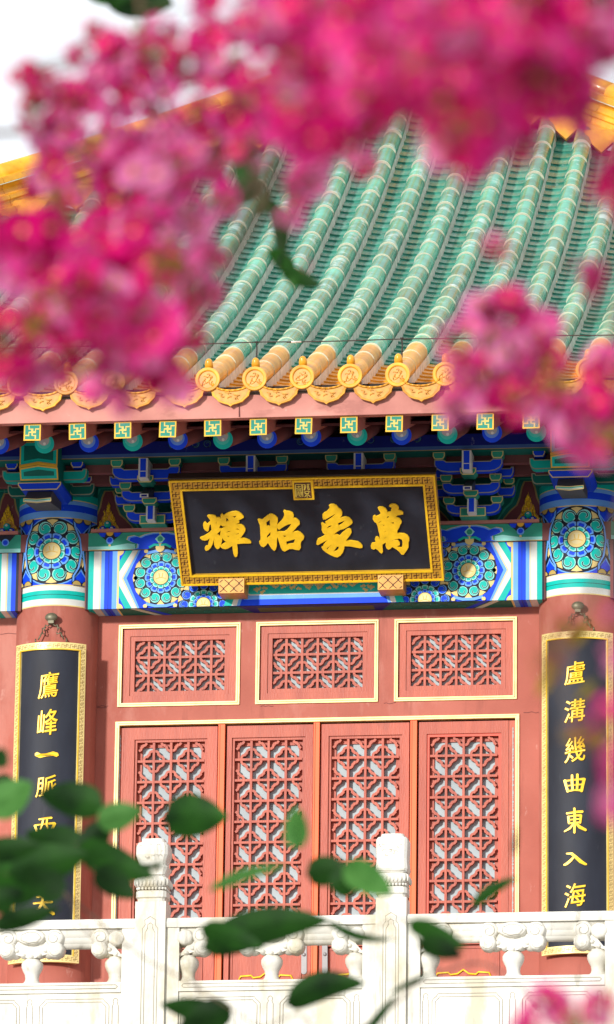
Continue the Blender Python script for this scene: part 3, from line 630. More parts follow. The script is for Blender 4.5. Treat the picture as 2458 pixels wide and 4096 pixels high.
# ------------------------------------------------------------------ rafters
K = range(-13, 14); RX = lambda k: .170 + .3382 * k
SL = .35
rb = {}
for nm, c1, c2 in (('blue', 'blue', (.12, .28, .80)), ('teal', 'teal', (.06, .55, .46))):
    d = Vector((0, 1, SL)).normalized(); u_ = Vector((0, -SL, 1)).normalized()
    q = Paint(lambda u, v, w_: Vector((u, 0, 0)) + u_ * v - d * w_ - d * .001)
    q.disc(0, 0, .075, c1, 1, 28); q.disc(-.004, .014, .055, c2, 2, 26); q.disc(-.004, .026, .042, (.42, .44, .44), 3, 22)
    r5 = random.Random(len(nm))
    for _ in range(9): a = r5.uniform(0, 6.28); q.disc(-.004 + .03 * math.cos(a), .028 + .03 * math.sin(a), r5.uniform(.006, .013), r5.choice([(.62, .60, .48), c2, 'white', (.55, .42, .16)]), 4 + _ % 4, 7)
    rb[nm] = q.mesh('rafter_end_disc')
mb = MB(); d = Vector((0, 1, SL)); mb.tube([d * 0, d * 2.6], .073, 'brown_board', 20); raf = mb.mesh('round_rafter')
def wan_end():
    q = Paint(frontal(0.0)); h = .0635
    q.rect(-h, h, -h, h, 'gold2', 1); q.rect(-h + .010, h - .010, -h + .010, h - .010, (.015, .23, .155), 2)
    s = (h - .010) * 2; T = lambda a, b: (-s / 2 + a * s, s / 2 - b * s)
    for k, pth in enumerate([[(.27, 0), (.27, .27), (.50, .27), (.50, .73), (.73, .73), (.73, 1)], [(1, .27), (.73, .27), (.73, .50), (.27, .50), (.27, .73), (0, .73)]]):
        q.stroke([T(*t) for t in pth], .0095, (.62, .48, .12), 3 + k * 2)
    return q.mesh('gilt_fret_end')
we = wan_end()
mb = MB(); h = .0635
vs = [(x, y, z + y * SL) for x in (-h, h) for y in (0, 1.0) for z in (-h, h)]
mb.add(vs, [(0, 1, 3, 2), (4, 6, 7, 5), (0, 4, 5, 1), (2, 3, 7, 6), (0, 2, 6, 4), (1, 5, 7, 3)], 'pink_board'); fly = mb.mesh('flying_rafter')
for k in K:
    x = RX(k); jx = rnd.uniform(-.004, .004)
    bb_ = Matrix.Translation((x + rnd.uniform(-.006, .006), -1.68 + rnd.uniform(-.01, .01), 11.812)) @ Matrix.Rotation(rnd.uniform(-.12, .12), 4, 'Y'); r_ = part('round_rafter', raf, hall, basis=bb_); part('rafter_end_disc', rb['blue' if (k in (0, -1) or (k > 0 and k % 2 == 0) or (k < -1 and k % 2 == 1)) else 'teal'], r_, basis=bb_)
    tw_ = rnd.uniform(-.03, .03); f_ = part('flying_rafter', fly, hall, basis=Matrix.Translation((x + jx, -2.12, 11.778)) @ Matrix.Rotation(tw_, 4, 'Y')); part('gilt_fret_end', we, f_, basis=Matrix.Translation((x + jx, -2.121, 11.778)) @ Matrix.Rotation(tw_, 4, 'Y'))
def slab(x0, x1, y0, y1, z0, sl, t, m):
    mb = MB(); mb.add([(x, y, z0 + (y - y0) * sl + dz) for x in (x0, x1) for y in (y0, y1) for dz in (0, t)], [(0, 1, 3, 2), (4, 6, 7, 5), (0, 4, 5, 1), (2, 3, 7, 6), (0, 2, 6, 4), (1, 5, 7, 3)], m); return mb
slab(-5, 5, -2.08, -.62, 11.86, SL, .02, 'brown_board').obj('eaves_boarding', hall)
slab(-5, 5, -1.66, .9, 11.90, SL, .02, 'brown_board').obj('upper_boarding', hall)
mb = MB(); f = lambda u, v, x: (x, u, v); mb.prism([(-2.150, 11.843), (-2.165, 12.012), (-2.10, 12.022), (-2.08, 11.843)], f, -5, 5, 'pink_board', back=True)
mb.box(-.31, -.306, -2.1665, -2.15, 11.85, 12.01, 'brown_board'); mb.obj('fascia_board', hall)
mb = MB(); mb.box(-5, 5, -2.13, -2.0, 12.012, 12.085, 'dark_gap'); mb.box(-5, 5, -2.145, -2.02, 12.013, 12.03, 'stone_paving'); mb.obj('tile_batten', hall)
# ------------------------------------------------------------------ roof
WH = 9.95
def hh(d): return .425 * d + .0145 * d * d + .0004 * d ** 3
def hs(d): return .425 + .029 * d + .0012 * d * d
EY, EZ = -2.2, 12.12      # eave line, centre of the cover tiles
roof = None
mb = MB(); N = 24; vs = []; fs = []
for side in range(4):
    o = len(vs)
    for i in range(N + 1):
        d = .22 + (WH - .24) * i / N; hw = WH - d; z = EZ + hh(d) - .20
        for s in (-1, 1):
            a, b = s * hw, EY + d; cy0 = EY + WH
            ra = side * math.pi / 2; x, y = a, b - cy0
            vs.append((x * math.cos(ra) - y * math.sin(ra), x * math.sin(ra) + y * math.cos(ra) + cy0, z))
    for i in range(N): fs.append((o + 2 * i, o + 2 * i + 1, o + 2 * i + 3, o + 2 * i + 2))
mb.add(vs, fs, 'roof_deck'); roof = mb.obj('roof', hall)
PX, TL, PE = .3535, .385, .155
TX = lambda k: .170 + PX * k
def arc(cx, cz, r, a0, a1, n): return [(cx + r * math.cos(a0 + (a1 - a0) * i / n), cz + r * math.sin(a0 + (a1 - a0) * i / n)) for i in range(n + 1)]
def tube_tile(m, L=.43):
    mb = MB(); n = 14; rings = []
    for y, r, z in ((0, .0842, 0), (.008, .0842, 0), (.0081, .0835, 0), (L, .0795, -.002)): rings.append([(a, y, b + z) for a, b in arc(0, 0, r, R(-28), R(208), n)])
    o = [v for r in rings for v in r]; k = n + 1
    mb.add(rings[2] + rings[3], [(i, i + 1, k + i + 1, k + i) for i in range(n)], m, smooth=True); mb.add(rings[1] + rings[2], [(i, i + 1, k + i + 1, k + i) for i in range(n)], m)
    mb.add(o[:2 * k], [(i, i + 1, k + i + 1, k + i) for i in range(n)], 'joint_cream', smooth=True); mb.add([(0, 0, -.02)] + rings[0], [(0, i + 1, i + 2) for i in range(n)], 'joint_cream')
    return mb
def pan_tile(m, L=.21):
    mb = MB(); n = 8; top = arc(0, .40, .385, R(-116), R(-64), n); bot = arc(0, .40, .399, R(-116), R(-64), n)
    v = [(x, 0, z - .035) for x, z in top] + [(x, 0, z - .035) for x, z in bot] + [(x, L, z - .049) for x, z in top]; k = n + 1
    mb.add(v, [(i, i + 1, k + i + 1, k + i) for i in range(n)] + [(i, i + 1, 2 * k + i + 1, 2 * k + i) for i in range(n)], m); return mb
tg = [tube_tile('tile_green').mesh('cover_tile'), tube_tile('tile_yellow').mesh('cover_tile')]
pg = [pan_tile('pan_green').mesh('pan_tile'), pan_tile('tile_yellow').mesh('pan_tile')]
def slope_m(x, d, off=0, jit=0):
    s = hs(d); a = math.atan(s); n = Vector((0, -math.sin(a), math.cos(a)))
    p = Vector((x, EY + d, EZ + hh(d))) + n * off
    return Matrix.Translation(p) @ Matrix.Rotation(a + rnd.uniform(-jit, jit), 4, 'X') @ Matrix.Rotation(rnd.uniform(-jit, jit) * .8, 4, 'Z')
KR = range(-14, 15)
cover = []; pans = []
for k in KR:
    x = TX(k); j = 0
    while True:
        d = .02 + TL * j
        if d + .25 > WH - abs(x) - .18: break
        cover.append((x, d, j)); j += 1
    x = TX(k) + PX / 2; j = 0
    while True:
        d = .03 + PE * j
        if d + .1 > WH - abs(x) - .18: break
        pans.append((x, d, j)); j += 1
def inview(x, d):   # tiles that stand inside the photograph's frame
    p = Vector((x, EY + d, EZ + hh(d))) - CAM; z = p.dot(F); u = 2340 + 20590 * p.dot(RT) / z; v = 2048 - 20590 * p.dot(UP) / z
    return -60 < u < 2520 and -60 < v
def setroof(lst, meshes, name, off, yel, jit, key):
    lst = sorted(lst, key=lambda t: (not inview(t[0], t[1]), key(t)))
    big = lst[:300]; rest = lst[300:]
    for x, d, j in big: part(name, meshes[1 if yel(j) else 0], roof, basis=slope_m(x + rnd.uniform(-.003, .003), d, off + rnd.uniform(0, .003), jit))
    for q in (0, 1):
        sub = [t for t in rest if (1 if yel(t[2]) else 0) == q]
        if not sub: continue
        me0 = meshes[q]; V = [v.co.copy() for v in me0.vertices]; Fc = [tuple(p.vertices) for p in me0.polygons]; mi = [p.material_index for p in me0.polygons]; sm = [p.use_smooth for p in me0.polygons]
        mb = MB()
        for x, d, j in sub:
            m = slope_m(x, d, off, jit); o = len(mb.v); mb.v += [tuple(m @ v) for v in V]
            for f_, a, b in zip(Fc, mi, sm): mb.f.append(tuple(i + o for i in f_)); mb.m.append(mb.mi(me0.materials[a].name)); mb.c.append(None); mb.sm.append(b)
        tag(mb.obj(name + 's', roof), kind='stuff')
cover = [t for t in cover if t[2] > 0]
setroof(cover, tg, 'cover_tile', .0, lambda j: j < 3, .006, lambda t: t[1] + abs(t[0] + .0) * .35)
setroof(pans, pg, 'pan_tile', -.085, lambda j: j < 8, .008, lambda t: t[1] + abs(t[0]) * .25)
# lime mortar packed under each row of cover tiles
for k in KR:
    x = TX(k); L = WH - abs(x) - .55; n = int(L / .055); mb = MB()
    for s in (-1, 1):
        a = []; b = []
        for i in range(n + 1):
            d = .02 + L * i / n; q = slope_m(x, d); j = rnd.uniform(-.006, .006)
            a.append(q @ Vector((s * (.076 + j * .3), 0, -.03))); b.append(q @ Vector((s * (.082 + j), 0, -.115 + rnd.uniform(-.012, .014))))
        mb.add(a + b, [(i, i + 1, n + 2 + i, n + 1 + i) for i in range(n)], 'mortar')
    q = slope_m(x, .03); mb.add([q @ Vector(v) for v in ((-.08, 0, -.03), (.08, 0, -.03), (.09, 0, -.12), (-.09, 0, -.12))], [(0, 1, 2, 3)], 'mortar')
    mb.obj('mortar_bed', roof)
# eave end tiles with round dragon discs, nail caps, drip tiles
def squiggles(mb, fn, w_, h_, n, seed, r=.0035, m='tile_relief'):
    r6 = random.Random(seed)
    for _ in range(n):
        t = r6.uniform(0, 6.28); q = math.sqrt(r6.random()) * .72; x, z = w_ * q * math.cos(t), h_ * q * math.sin(t); a = r6.uniform(0, 6.28); P = []
        for i in range(5): P.append(fn(x, z)); a += r6.uniform(-.2, 1.1); x += w_ * .16 * math.cos(a); z += h_ * .16 * math.sin(a); x, z = max(-w_ * .8, min(w_ * .8, x)), max(-h_ * .85, min(h_ * .85, z))
        mb.tube(P, [r, r * 1.4, r * 1.3, r, r * .5], m, 5)
def disc_tile():
    mb = MB(); n = 28; ri = [(.093, 0), (.093, -.012), (.090, -.018), (.072, -.018), (.066, -.013), (.064, -.006), (.0, -.006)]
    for (r0, y0), (r1, y1) in zip(ri[:-1], ri[1:]):
        v = [(r0 * math.cos(2 * math.pi * i / n), y0, r0 * math.sin(2 * math.pi * i / n)) for i in range(n)] + [(r1 * math.cos(2 * math.pi * i / n), y1, r1 * math.sin(2 * math.pi * i / n)) for i in range(n)]
        mb.add(v, [(i, (i + 1) % n, n + (i + 1) % n, n + i) for i in range(n)], 'tile_relief' if r1 < .06 else 'tile_yellow', smooth=r1 > .06)
    L = .40; sh = math.tan(math.atan(hs(0))); v = [(a, y, b + y * sh) for y in (0, L) for a, b in arc(0, 0, .0835, 0, 2 * math.pi, n)]; k = n + 1
    mb.add(v, [(i, i + 1, k + i + 1, k + i) for i in range(n)], 'tile_yellow', smooth=True); return mb
dt = disc_tile().mesh('eave_end_tile')
mb = MB(); squiggles(mb, lambda x, z: (x, -.008, z), .058, .058, 11, 4); dr = mb.mesh('dragon_relief')
mb = MB(); mb.tube([(0, .085, .070), (0, .085, .105), (0, .085, .128), (0, .085, .142), (0, .085, .149)], [.032, .031, .027, .018, .005], 'tile_yellow', 14); nc = mb.mesh('nail_cap')
n = 16
tng = [(-.156, .030), (-.160, -.008), (-.142, -.032), (-.136, -.058), (-.104, -.086), (-.090, -.102), (-.050, -.116), (-.018, -.124), (0, -.138)]
tng = tng + [(-x, z) for x, z in tng[::-1][1:]]
topa = [(.135 * math.cos(t) / 1.0, .030 - .052 * math.sin(t)) for t in [math.pi * i / 10 for i in range(11)]]
def drip():
    mb = MB(); f = lambda u, v, y: (u, y - v * .12, v)
    out = tng + topa[0:1] + topa[1:-1] + topa[-1:]
    P = tng + topa
    mb.prism(P, f, -.012, .012, 'tile_yellow', back=True)
    Q = [(x * .86, z * .86 - .006) for x, z in tng] + [(x * .90, z - .012) for x, z in topa]
    mb.prism(Q, f, -.0135, -.011, 'tile_relief')
    for i in range(10): mb.tube([f(topa[i][0], topa[i][1], -.016), f(topa[i + 1][0], topa[i + 1][1], -.016)], .008, 'tile_yellow', 6)
    a = [(x, 0, z) for x, z in topa] + [(x, .2, z - .012) for x, z in topa]; mb.add(a, [(i, i + 1, 12 + i, 11 + i) for i in range(10)], 'tile_yellow')
    return mb
dm = drip().mesh('drip_tile')
mb = MB(); r6 = random.Random(9)
for _ in range(9):
    x = r6.uniform(-.09, .07); z = -.05 + r6.uniform(-.02, .03) + .0; P = []; a = r6.uniform(0, 6)
    for i in range(4): P.append((x, -.016 - z * .12, z)); a += .8; x += .016 * math.cos(a); z += .009 * math.sin(a)
    mb.tube(P, [.0025, .005, .004, .002], 'tile_relief', 5)
drl = mb.mesh('dragon_relief')
for k in KR:
    x = TX(k) + rnd.uniform(-.004, .004); z = EZ + rnd.uniform(-.003, .003); rt = Matrix.Translation((x, EY - .02, z)); rt2 = rt @ Matrix.Rotation(math.atan(hs(0)), 4, 'X')
    e = part('eave_end_tile', dt, roof, basis=rt); 
    e2 = part('dragon_relief', dr, roof, basis=rt @ Matrix.Rotation(rnd.uniform(-.4, .4), 4, 'Y')); part('nail_cap', nc, roof, basis=rt2)
    x = TX(k) + PX / 2; z = 12.055
    b = Matrix.Translation((x + rnd.uniform(-.005, .005), EY - .01 + rnd.uniform(-.008, .004), z + rnd.uniform(-.004, .004))) @ Matrix.Rotation(rnd.uniform(-.025, .025), 4, 'Y'); part('drip_tile', dm, roof, basis=b); part('dragon_relief', drl, roof, basis=b)
# hip ridges: moulded courses and a round top tile, each block a piece
prof = [(-.20, -.02), (-.20, .06), (-.15, .075), (-.15, .12), (-.17, .135), (-.17, .17), (-.12, .185), (-.10, .24), (-.13, .27), (-.16, .285), (-.16, .335), (-.10, .35)] 
def ridge_block(L):
    mb = MB(); P = prof + [(-x, z) for x, z in prof[::-1]]; n = len(P)
    mb.add([(x, 0, z) for x, z in P] + [(x, L, z) for x, z in P], [(i, (i + 1) % n, n + (i + 1) % n, n + i) for i in range(n)] + [tuple(range(n)), tuple(range(n, 2 * n))], 'tile_yellow')
    a = arc(0, .37, .098, R(-20), R(200), 12); v = [(x, y, z) for y in (0, L) for x, z in a]; mb.add(v, [(i, i + 1, 14 + i, 13 + i) for i in range(12)] + [tuple(range(13))], 'tile_yellow', smooth=True)
    for s in (-1, 1): mb.box(s * .16 - .004, s * .16 + .004, 0, L, .275, .282, 'joint_cream'); mb.box(s * .1535 - .003, s * .1535 + .003, 0, L, .062, .070, 'dark_gap')
    return mb
rbm = ridge_block(.60).mesh('ridge_tile')
mb = MB(); a = [(-.17, 0), (.17, 0), (.10, -.14), (0, -.24), (-.10, -.14)]; mb.prism(a, lambda u, v, y: (u, y, v), -.02, .02, 'tile_yellow', back=True); skirt = mb.mesh('ridge_skirt_tile')
for s in (-1, 1):
    d = .5
    while d < WH - .35:
        d2 = d + .43; p = Vector((-s * (WH - d), EY + d, EZ + hh(d) - .06)); q = Vector((-s * (WH - d2), EY + d2, EZ + hh(d2) - .06)); t = (q - p)
        y = t.normalized(); x = y.cross(Vector((0, 0, 1))).normalized(); z = x.cross(y)
        m = Matrix(((x.x, y.x, z.x, p.x), (x.y, y.y, z.y, p.y), (x.z, y.z, z.z, p.z), (0, 0, 0, 1))) @ Matrix.Diagonal((1, t.length / .60 * .988, 1, 1))
        if abs(p.x) < 6.2: part('ridge_tile', rbm, roof, basis=m)
        elif d < 4: part('ridge_tile', rbm, roof, basis=m)
        d = d2
for k in KR:
    x = TX(k) + PX / 2; d = WH - abs(x) - .40
    if abs(x) > .4: part('ridge_skirt_tile', skirt, roof, basis=Matrix.Translation((x, EY + d + .06, EZ + hh(d) + .16)) @ Matrix.Rotation(R(-12), 4, 'X'))
mb = MB(); pz = EZ + hh(WH)
mb.tube([(0, EY + WH, pz + t) for t in (-.3, .1, .2, .3, .42, .5, .62, .8, 1.1, 1.35, 1.5, 1.62)], [.6, .46, .38, .40, .28, .32, .24, .34, .38, .26, .10, .02], 'tile_yellow', 32)
squiggles(mb, lambda x, z: (x, EY + WH - .63 - .1, pz + .05 + z), .5, .12, 14, 8, .012); mb.obj('roof_finial', roof)

# lightning wire on short posts above the eave tiles
wt = thing('lightning_wire', 'thin rusty lightning wire strung on short rods along the eave tiles', 'wire', (-4.8, -2.02, 12.25))
mb = MB(); P = []
for i in range(61):
    x = -4.8 + 9.6 * i / 60; P.append((x, -2.02, 12.462 - .007 * math.sin(abs((x + .206) / 1.09 % 1) * math.pi) - x * .004))
mb.tube(P, .0042, 'iron', 6); mb.obj('wire', wt)
for x in [-.206 + 1.09 * k for k in range(-4, 5)]:
    mb = MB(); mb.tube([(x, -2.02, 12.27), (x + .003, -2.02, 12.40), (x, -2.02, 12.463)], .006, 'iron', 6); mb.tube([(x - .012, -2.02, 12.463), (x + .012, -2.02, 12.462)], .007, 'iron', 6); mb.obj('support_rod', wt)
mb = MB(); mb.tube([(.055, -2.02, 12.4555), (.13, -2.02, 12.4555)], .0075, 'mortar', 8); mb.tube([(.02, -2.02, 12.4555), (.06, -2.02, 12.4555)], .006, 'iron', 8); mb.obj('wire_sleeve', wt)

# ------------------------------------------------------------------ name board
GLYPHS={'hui':[[(-751,616),(-742,623),(-710,621),(-689,614),(-682,597),(-661,600),(-647,590),(-648,613),(-643,629),(-634,631),(-625,616),(-614,625),(-589,638),(-558,648),(-528,651),(-505,643),(-486,625),(-471,602),(-474,593),(-499,579),(-518,569),(-510,560),(-514,548),(-539,536),(-516,534),(-495,528),(-479,514),(-470,492),(-474,471),(-492,443),(-509,419),(-519,409),(-493,406),(-470,397),(-450,386),(-438,371),(-440,360),(-464,358),(-497,360),(-549,355),(-548,314),(-552,271),(-560,243),(-570,235),(-579,243),(-584,268),(-585,308),(-585,340),(-605,328),(-624,316),(-643,311),(-663,317),(-677,331),(-682,340),(-686,325),(-698,314),(-708,314),(-720,333),(-724,354),(-722,389),(-716,414),(-718,421),(-725,396),(-737,361),(-755,326),(-775,306),(-794,299),(-800,313),(-798,331),(-788,343),(-775,341),(-766,369),(-752,415),(-772,398),(-793,393),(-813,399),(-828,417),(-823,422),(-795,432),(-766,451),(-740,475),(-730,485),(-730,510),(-730,542),(-743,531),(-750,507),(-755,482),(-765,475),(-780,486),(-789,504),(-791,533),(-785,554),(-772,563),(-758,542),(-747,553),(-732,566),(-732,580),(-742,598)],[(-694,541),(-691,558),(-682,569),(-688,544),(-693,523)],[(-656,534),(-642,520),(-619,517),(-651,494),(-660,497),(-673,508),(-663,522)],[(-658,485),(-670,438),(-676,427),(-686,445),(-695,449),(-678,466)],[(-656,416),(-646,394),(-625,373),(-653,359),(-675,349),(-663,381)],[(-605,598),(-598,587),(-586,571),(-612,558),(-609,584)],[(-570,604),(-525,614),(-543,589),(-554,600)],[(-547,491),(-528,497),(-518,483),(-520,474),(-532,485)],[(-549,441),(-522,458),(-528,444),(-540,439)],[(-620,461),(-605,473),(-585,478),(-588,469),(-607,461)],[(-618,433),(-598,428),(-608,418)],[(-543,392),(-527,404),(-529,395)]],'zhao':[[(-366,574),(-352,575),(-332,568),(-312,587),(-289,607),(-267,620),(-247,615),(-227,600),(-213,580),(-215,556),(-223,528),(-226,496),(-230,468),(-225,458),(-200,457),(-176,454),(-154,468),(-134,490),(-111,528),(-136,524),(-161,512),(-190,493),(-210,477),(-220,482),(-223,503),(-219,524),(-204,538),(-184,558),(-167,583),(-158,607),(-158,628),(-163,642),(-157,652),(-137,642),(-111,637),(-93,625),(-87,609),(-90,588),(-98,581),(-83,580),(-64,568),(-48,548),(-49,523),(-70,502),(-90,478),(-114,449),(-92,455),(-71,457),(-51,446),(-35,427),(-25,409),(-33,385),(-53,364),(-60,340),(-61,308),(-75,287),(-96,289),(-125,299),(-149,299),(-168,289),(-187,277),(-204,287),(-213,312),(-219,347),(-225,383),(-232,412),(-239,376),(-245,327),(-257,295),(-268,285),(-286,307),(-298,335),(-309,360),(-328,336),(-347,321),(-364,330),(-374,355),(-374,373),(-362,388),(-359,415),(-358,450),(-355,486),(-354,521),(-361,546)],[(-304,546),(-275,570),(-275,536),(-276,503),(-287,512),(-300,512),(-305,523)],[(-310,424),(-280,459),(-283,425),(-299,413),(-315,400)],[(-186,424),(-158,421),(-176,405)],[(-168,367),(-142,375),(-97,388),(-112,346),(-136,343),(-166,339)]],'xiang':[[(191,685),(205,694),(229,694),(248,682),(263,658),(278,644),(286,623),(282,595),(265,571),(283,575),(310,578),(336,569),(352,547),(358,526),(343,509),(311,485),(286,471),(256,463),(230,445),(204,424),(228,421),(249,407),(271,433),(293,453),(310,469),(325,473),(340,463),(342,438),(329,414),(308,386),(291,362),(330,361),(359,355),(385,349),(405,330),(415,312),(412,295),(392,292),(354,302),(319,311),(276,314),(271,288),(258,256),(237,228),(212,213),(189,219),(158,238),(130,260),(108,285),(100,307),(105,315),(114,303),(116,327),(132,348),(152,374),(124,359),(95,342),(73,329),(63,336),(69,364),(78,383),(109,398),(138,415),(157,432),(136,422),(122,440),(116,465),(120,497),(117,525),(125,531),(147,514),(161,522),(151,531),(151,538),(168,549),(200,572),(226,596),(238,612),(214,598),(183,580),(154,561),(136,560),(133,578),(136,606),(148,619),(169,629),(186,650),(198,671)],[(156,482),(173,501),(194,506),(193,495),(174,483)],[(243,524),(302,548),(285,524),(265,507),(247,499),(247,515)],[(264,392),(289,424),(274,401)],[(136,295),(155,312),(181,335),(158,305),(145,286)],[(189,269),(204,290),(218,311),(234,310),(228,285),(214,272),(199,268)]],'wan':[[(563,654),(576,661),(600,659),(619,647),(631,627),(632,610),(660,614),(664,637),(670,651),(650,665),(654,676),(676,684),(699,682),(716,667),(722,649),(716,630),(736,621),(752,606),(750,591),(727,586),(706,583),(690,566),(707,560),(724,546),(734,526),(729,509),(720,498),(712,474),(693,443),(692,418),(716,416),(745,413),(768,398),(779,377),(777,349),(770,335),(766,289),(747,257),(724,224),(709,225),(693,252),(674,273),(657,286),(642,297),(627,280),(611,272),(598,286),(594,311),(599,339),(587,334),(568,319),(567,283),(567,255),(556,238),(544,249),(531,270),(514,285),(498,276),(481,286),(480,311),(488,332),(515,338),(521,345),(517,370),(524,389),(538,390),(548,381),(552,363),(555,379),(556,415),(551,443),(548,485),(540,517),(526,528),(516,553),(520,578),(534,586),(543,575),(563,583),(579,594),(579,615),(568,636)],[(621,559),(631,578),(646,572),(633,559)],[(555,522),(585,541),(563,515)],[(585,502),(608,493),(592,489)],[(650,518),(674,522),(672,501),(658,509)],[(591,435),(608,443),(605,433),(592,430)],[(647,446),(663,466),(653,447)],[(643,395),(690,410),(667,403)],[(581,373),(605,392),(603,382)],[(640,350),(670,367),(703,372),(723,361),(727,339),(723,308),(714,285),(693,291),(679,302),(701,312),(703,333),(690,358),(663,357)]]}
SEAL=[[(-43,897),(-55,791)],[(-43,900),(7,898),(4,789),(-47,784),(-43,898)],[(-36,881),(-3,881)],[(-18,889),(-20,866)],[(-41,865),(-20,868),(0,863)],[(-33,856),(-4,855),(-5,842),(-34,843),(-33,856)],[(-31,832),(-36,799)],[(-30,832),(-23,828),(-25,800),(-12,791)],[(-16,800),(-13,830),(-4,832),(-4,798)],[(14,897),(29,897),(32,873),(22,844)],[(22,886),(23,869),(17,848)],[(45,900),(65,900)],[(47,898),(45,873),(51,843)],[(56,894),(55,873),(60,847)],[(13,829),(40,837),(64,830)],[(24,829),(23,816),(50,815),(51,828)],[(37,816),(36,779)],[(31,805),(17,786)],[(44,805),(60,785)]]
nb = thing('name_board', 'large tilted black name board with four gold characters and fret frame', 'name board', (0.009, -.4, 11.026))
V_ = Vector((0, -.7, .645)).normalized(); N_ = Vector((1, 0, 0)).cross(V_)      # N_ points to the viewer
if N_.y > 0: N_ = -N_
O_ = Vector((.009, -.4, 11.026))
bd = lambda u, v, w_: O_ + Vector((u, 0, 0)) + V_ * v + N_ * w_
mb = MB(); mb.prism([(-.925, .08), (.925, .08), (.925, .86), (-.925, .86)], bd, .0, -.05, 'lacquer_black', back=True); mb.obj('panel', nb)
mb = MB(); a = [(-1.015, -.010), (1.018, -.012), (1.022, .945), (-1.012, .948)]; b = [(-.925, .083), (.922, .081), (.924, .850), (-.918, .855)]
def rail(mb, a, b, w0, w1, m):
    for i in range(4):
        j = (i + 1) % 4; mb.prism([a[i], a[j], b[j], b[i]], bd, w0, w1, m, back=True)
lerp = lambda t: [(p[0] + (q[0] - p[0]) * t, p[1] + (q[1] - p[1]) * t) for p, q in zip(a, b)]
rail(mb, a, b, .022, -.06, 'gold'); rail(mb, a, lerp(.14), .030, .021, 'gold_leaf'); rail(mb, lerp(.84), b, .030, .021, 'gold_leaf')
fr = mb.obj('frame', nb)
mb = MB(); mb.prism([(-1.02, .949), (1.03, .946), (1.03, .960), (-1.02, .963)], bd, .01, -.06, 'iron', back=True); mb.obj('top_cover', nb)
p = Paint(bd); p.fn = lambda u, v, w_: bd(u, v, .0222 + w_)
fret(p, -.99, .995, .862, .936, 26); fret(p, -.99, .995, .0, .074, 26); fret(p, -1.006, -.934, .08, .856, 10, vert=True); fret(p, .934, 1.008, .08, .856, 10, vert=True)
p.obj('fret_pattern', fr)
mb = MB(); f2 = lambda u, v, w_: bd(u, v, w_)
mb.prism([(-.070, .757), (.088, .757), (.090, .930), (-.068, .930)], f2, .038, .0, 'gold_leaf', back=True); mb.prism([(-.054, .773), (.072, .773), (.073, .914), (-.053, .914)], f2, .0388, .030, 'fret_groove'); sp = mb.obj('seal_plaque', nb)
p = Paint(lambda u, v, w_: bd(u, v, .0395 + w_))
for i, s_ in enumerate(SEAL): p.stroke([(a / 1000, b / 1000) for a, b in s_], .0062, (.86, .66, .12), 1 + i % 6)
p.obj("seal_characters", sp)
def curve_mesh(splines, ext, bev, name, closed=True):
    cu = bpy.data.curves.new(name, 'CURVE'); cu.dimensions = '2D'; cu.fill_mode = 'BOTH'; cu.extrude = ext; cu.bevel_depth = bev; cu.bevel_resolution = 1
    for s_ in splines:
        sp_ = cu.splines.new('POLY'); sp_.points.add(len(s_) - 1)
        for i, (a_, b_) in enumerate(s_): sp_.points[i].co = (a_, b_, 0, 1)
        sp_.use_cyclic_u = True
    o = bpy.data.objects.new('tmp', cu); COL.objects.link(o); dg = bpy.context.evaluated_depsgraph_get(); me = bpy.data.meshes.new_from_object(o.evaluated_get(dg))
    bpy.data.objects.remove(o); bpy.data.curves.remove(cu); me.name = name; return me
for k, gl in GLYPHS.items():
    mb = MB(); lp = [[(a_ / 1000, b_ / 1000) for a_, b_ in s_] for s_ in gl]
    tri = tessellate_polygon([[Vector((a_, b_, 0)) for a_, b_ in l_] for l_ in lp]); mb.add([bd(a_, b_, .014) for l_ in lp for a_, b_ in l_], [tuple(t) for t in tri], 'gold_leaf')
    for l_ in lp:
        n = len(l_); mb.add([bd(a_, b_, .010) for a_, b_ in l_] + [bd(a_, b_, 0) for a_, b_ in l_], [(i, (i + 1) % n, n + (i + 1) % n, n + i) for i in range(n)], 'gold_leaf')
        q_ = l_ + [l_[0], l_[1]]; mb.tube([bd(a_, b_, .0115) for a_, b_ in q_], .0020, 'gold_leaf', 6, caps=False)
    mb.obj('gilt_character', nb)
for x0, x1 in ((-.719, -.505), (.513, .724)):
    mb = MB(); mb.box(x0 + .008, x1 - .008, -.455, -.23, 10.925, 11.040, 'block_gold'); blk = mb.obj('support_block', nb)
    p = Paint(frontal(-.456)); cx = (x0 + x1) / 2; cz = 10.98
    p.clip = [(1, 0, x1 - .016), (-1, 0, -x0 - .016), (0, 1, 11.032), (0, -1, -10.933)]
    for i in range(-7, 8):
        for j in range(-5, 6):
            x = cx + i * .040 + j * .0; z = cz + j * .040
            if (i + j) % 2: p.stroke([(x - .026, z - .022), (x + .026, z + .022)], .006, (.10, .035, .015), 1)
            else: p.stroke([(x - .018, z + .015), (x + .018, z - .015)], .006, (.10, .035, .015), 2)
    p.obj('fret_pattern', blk)

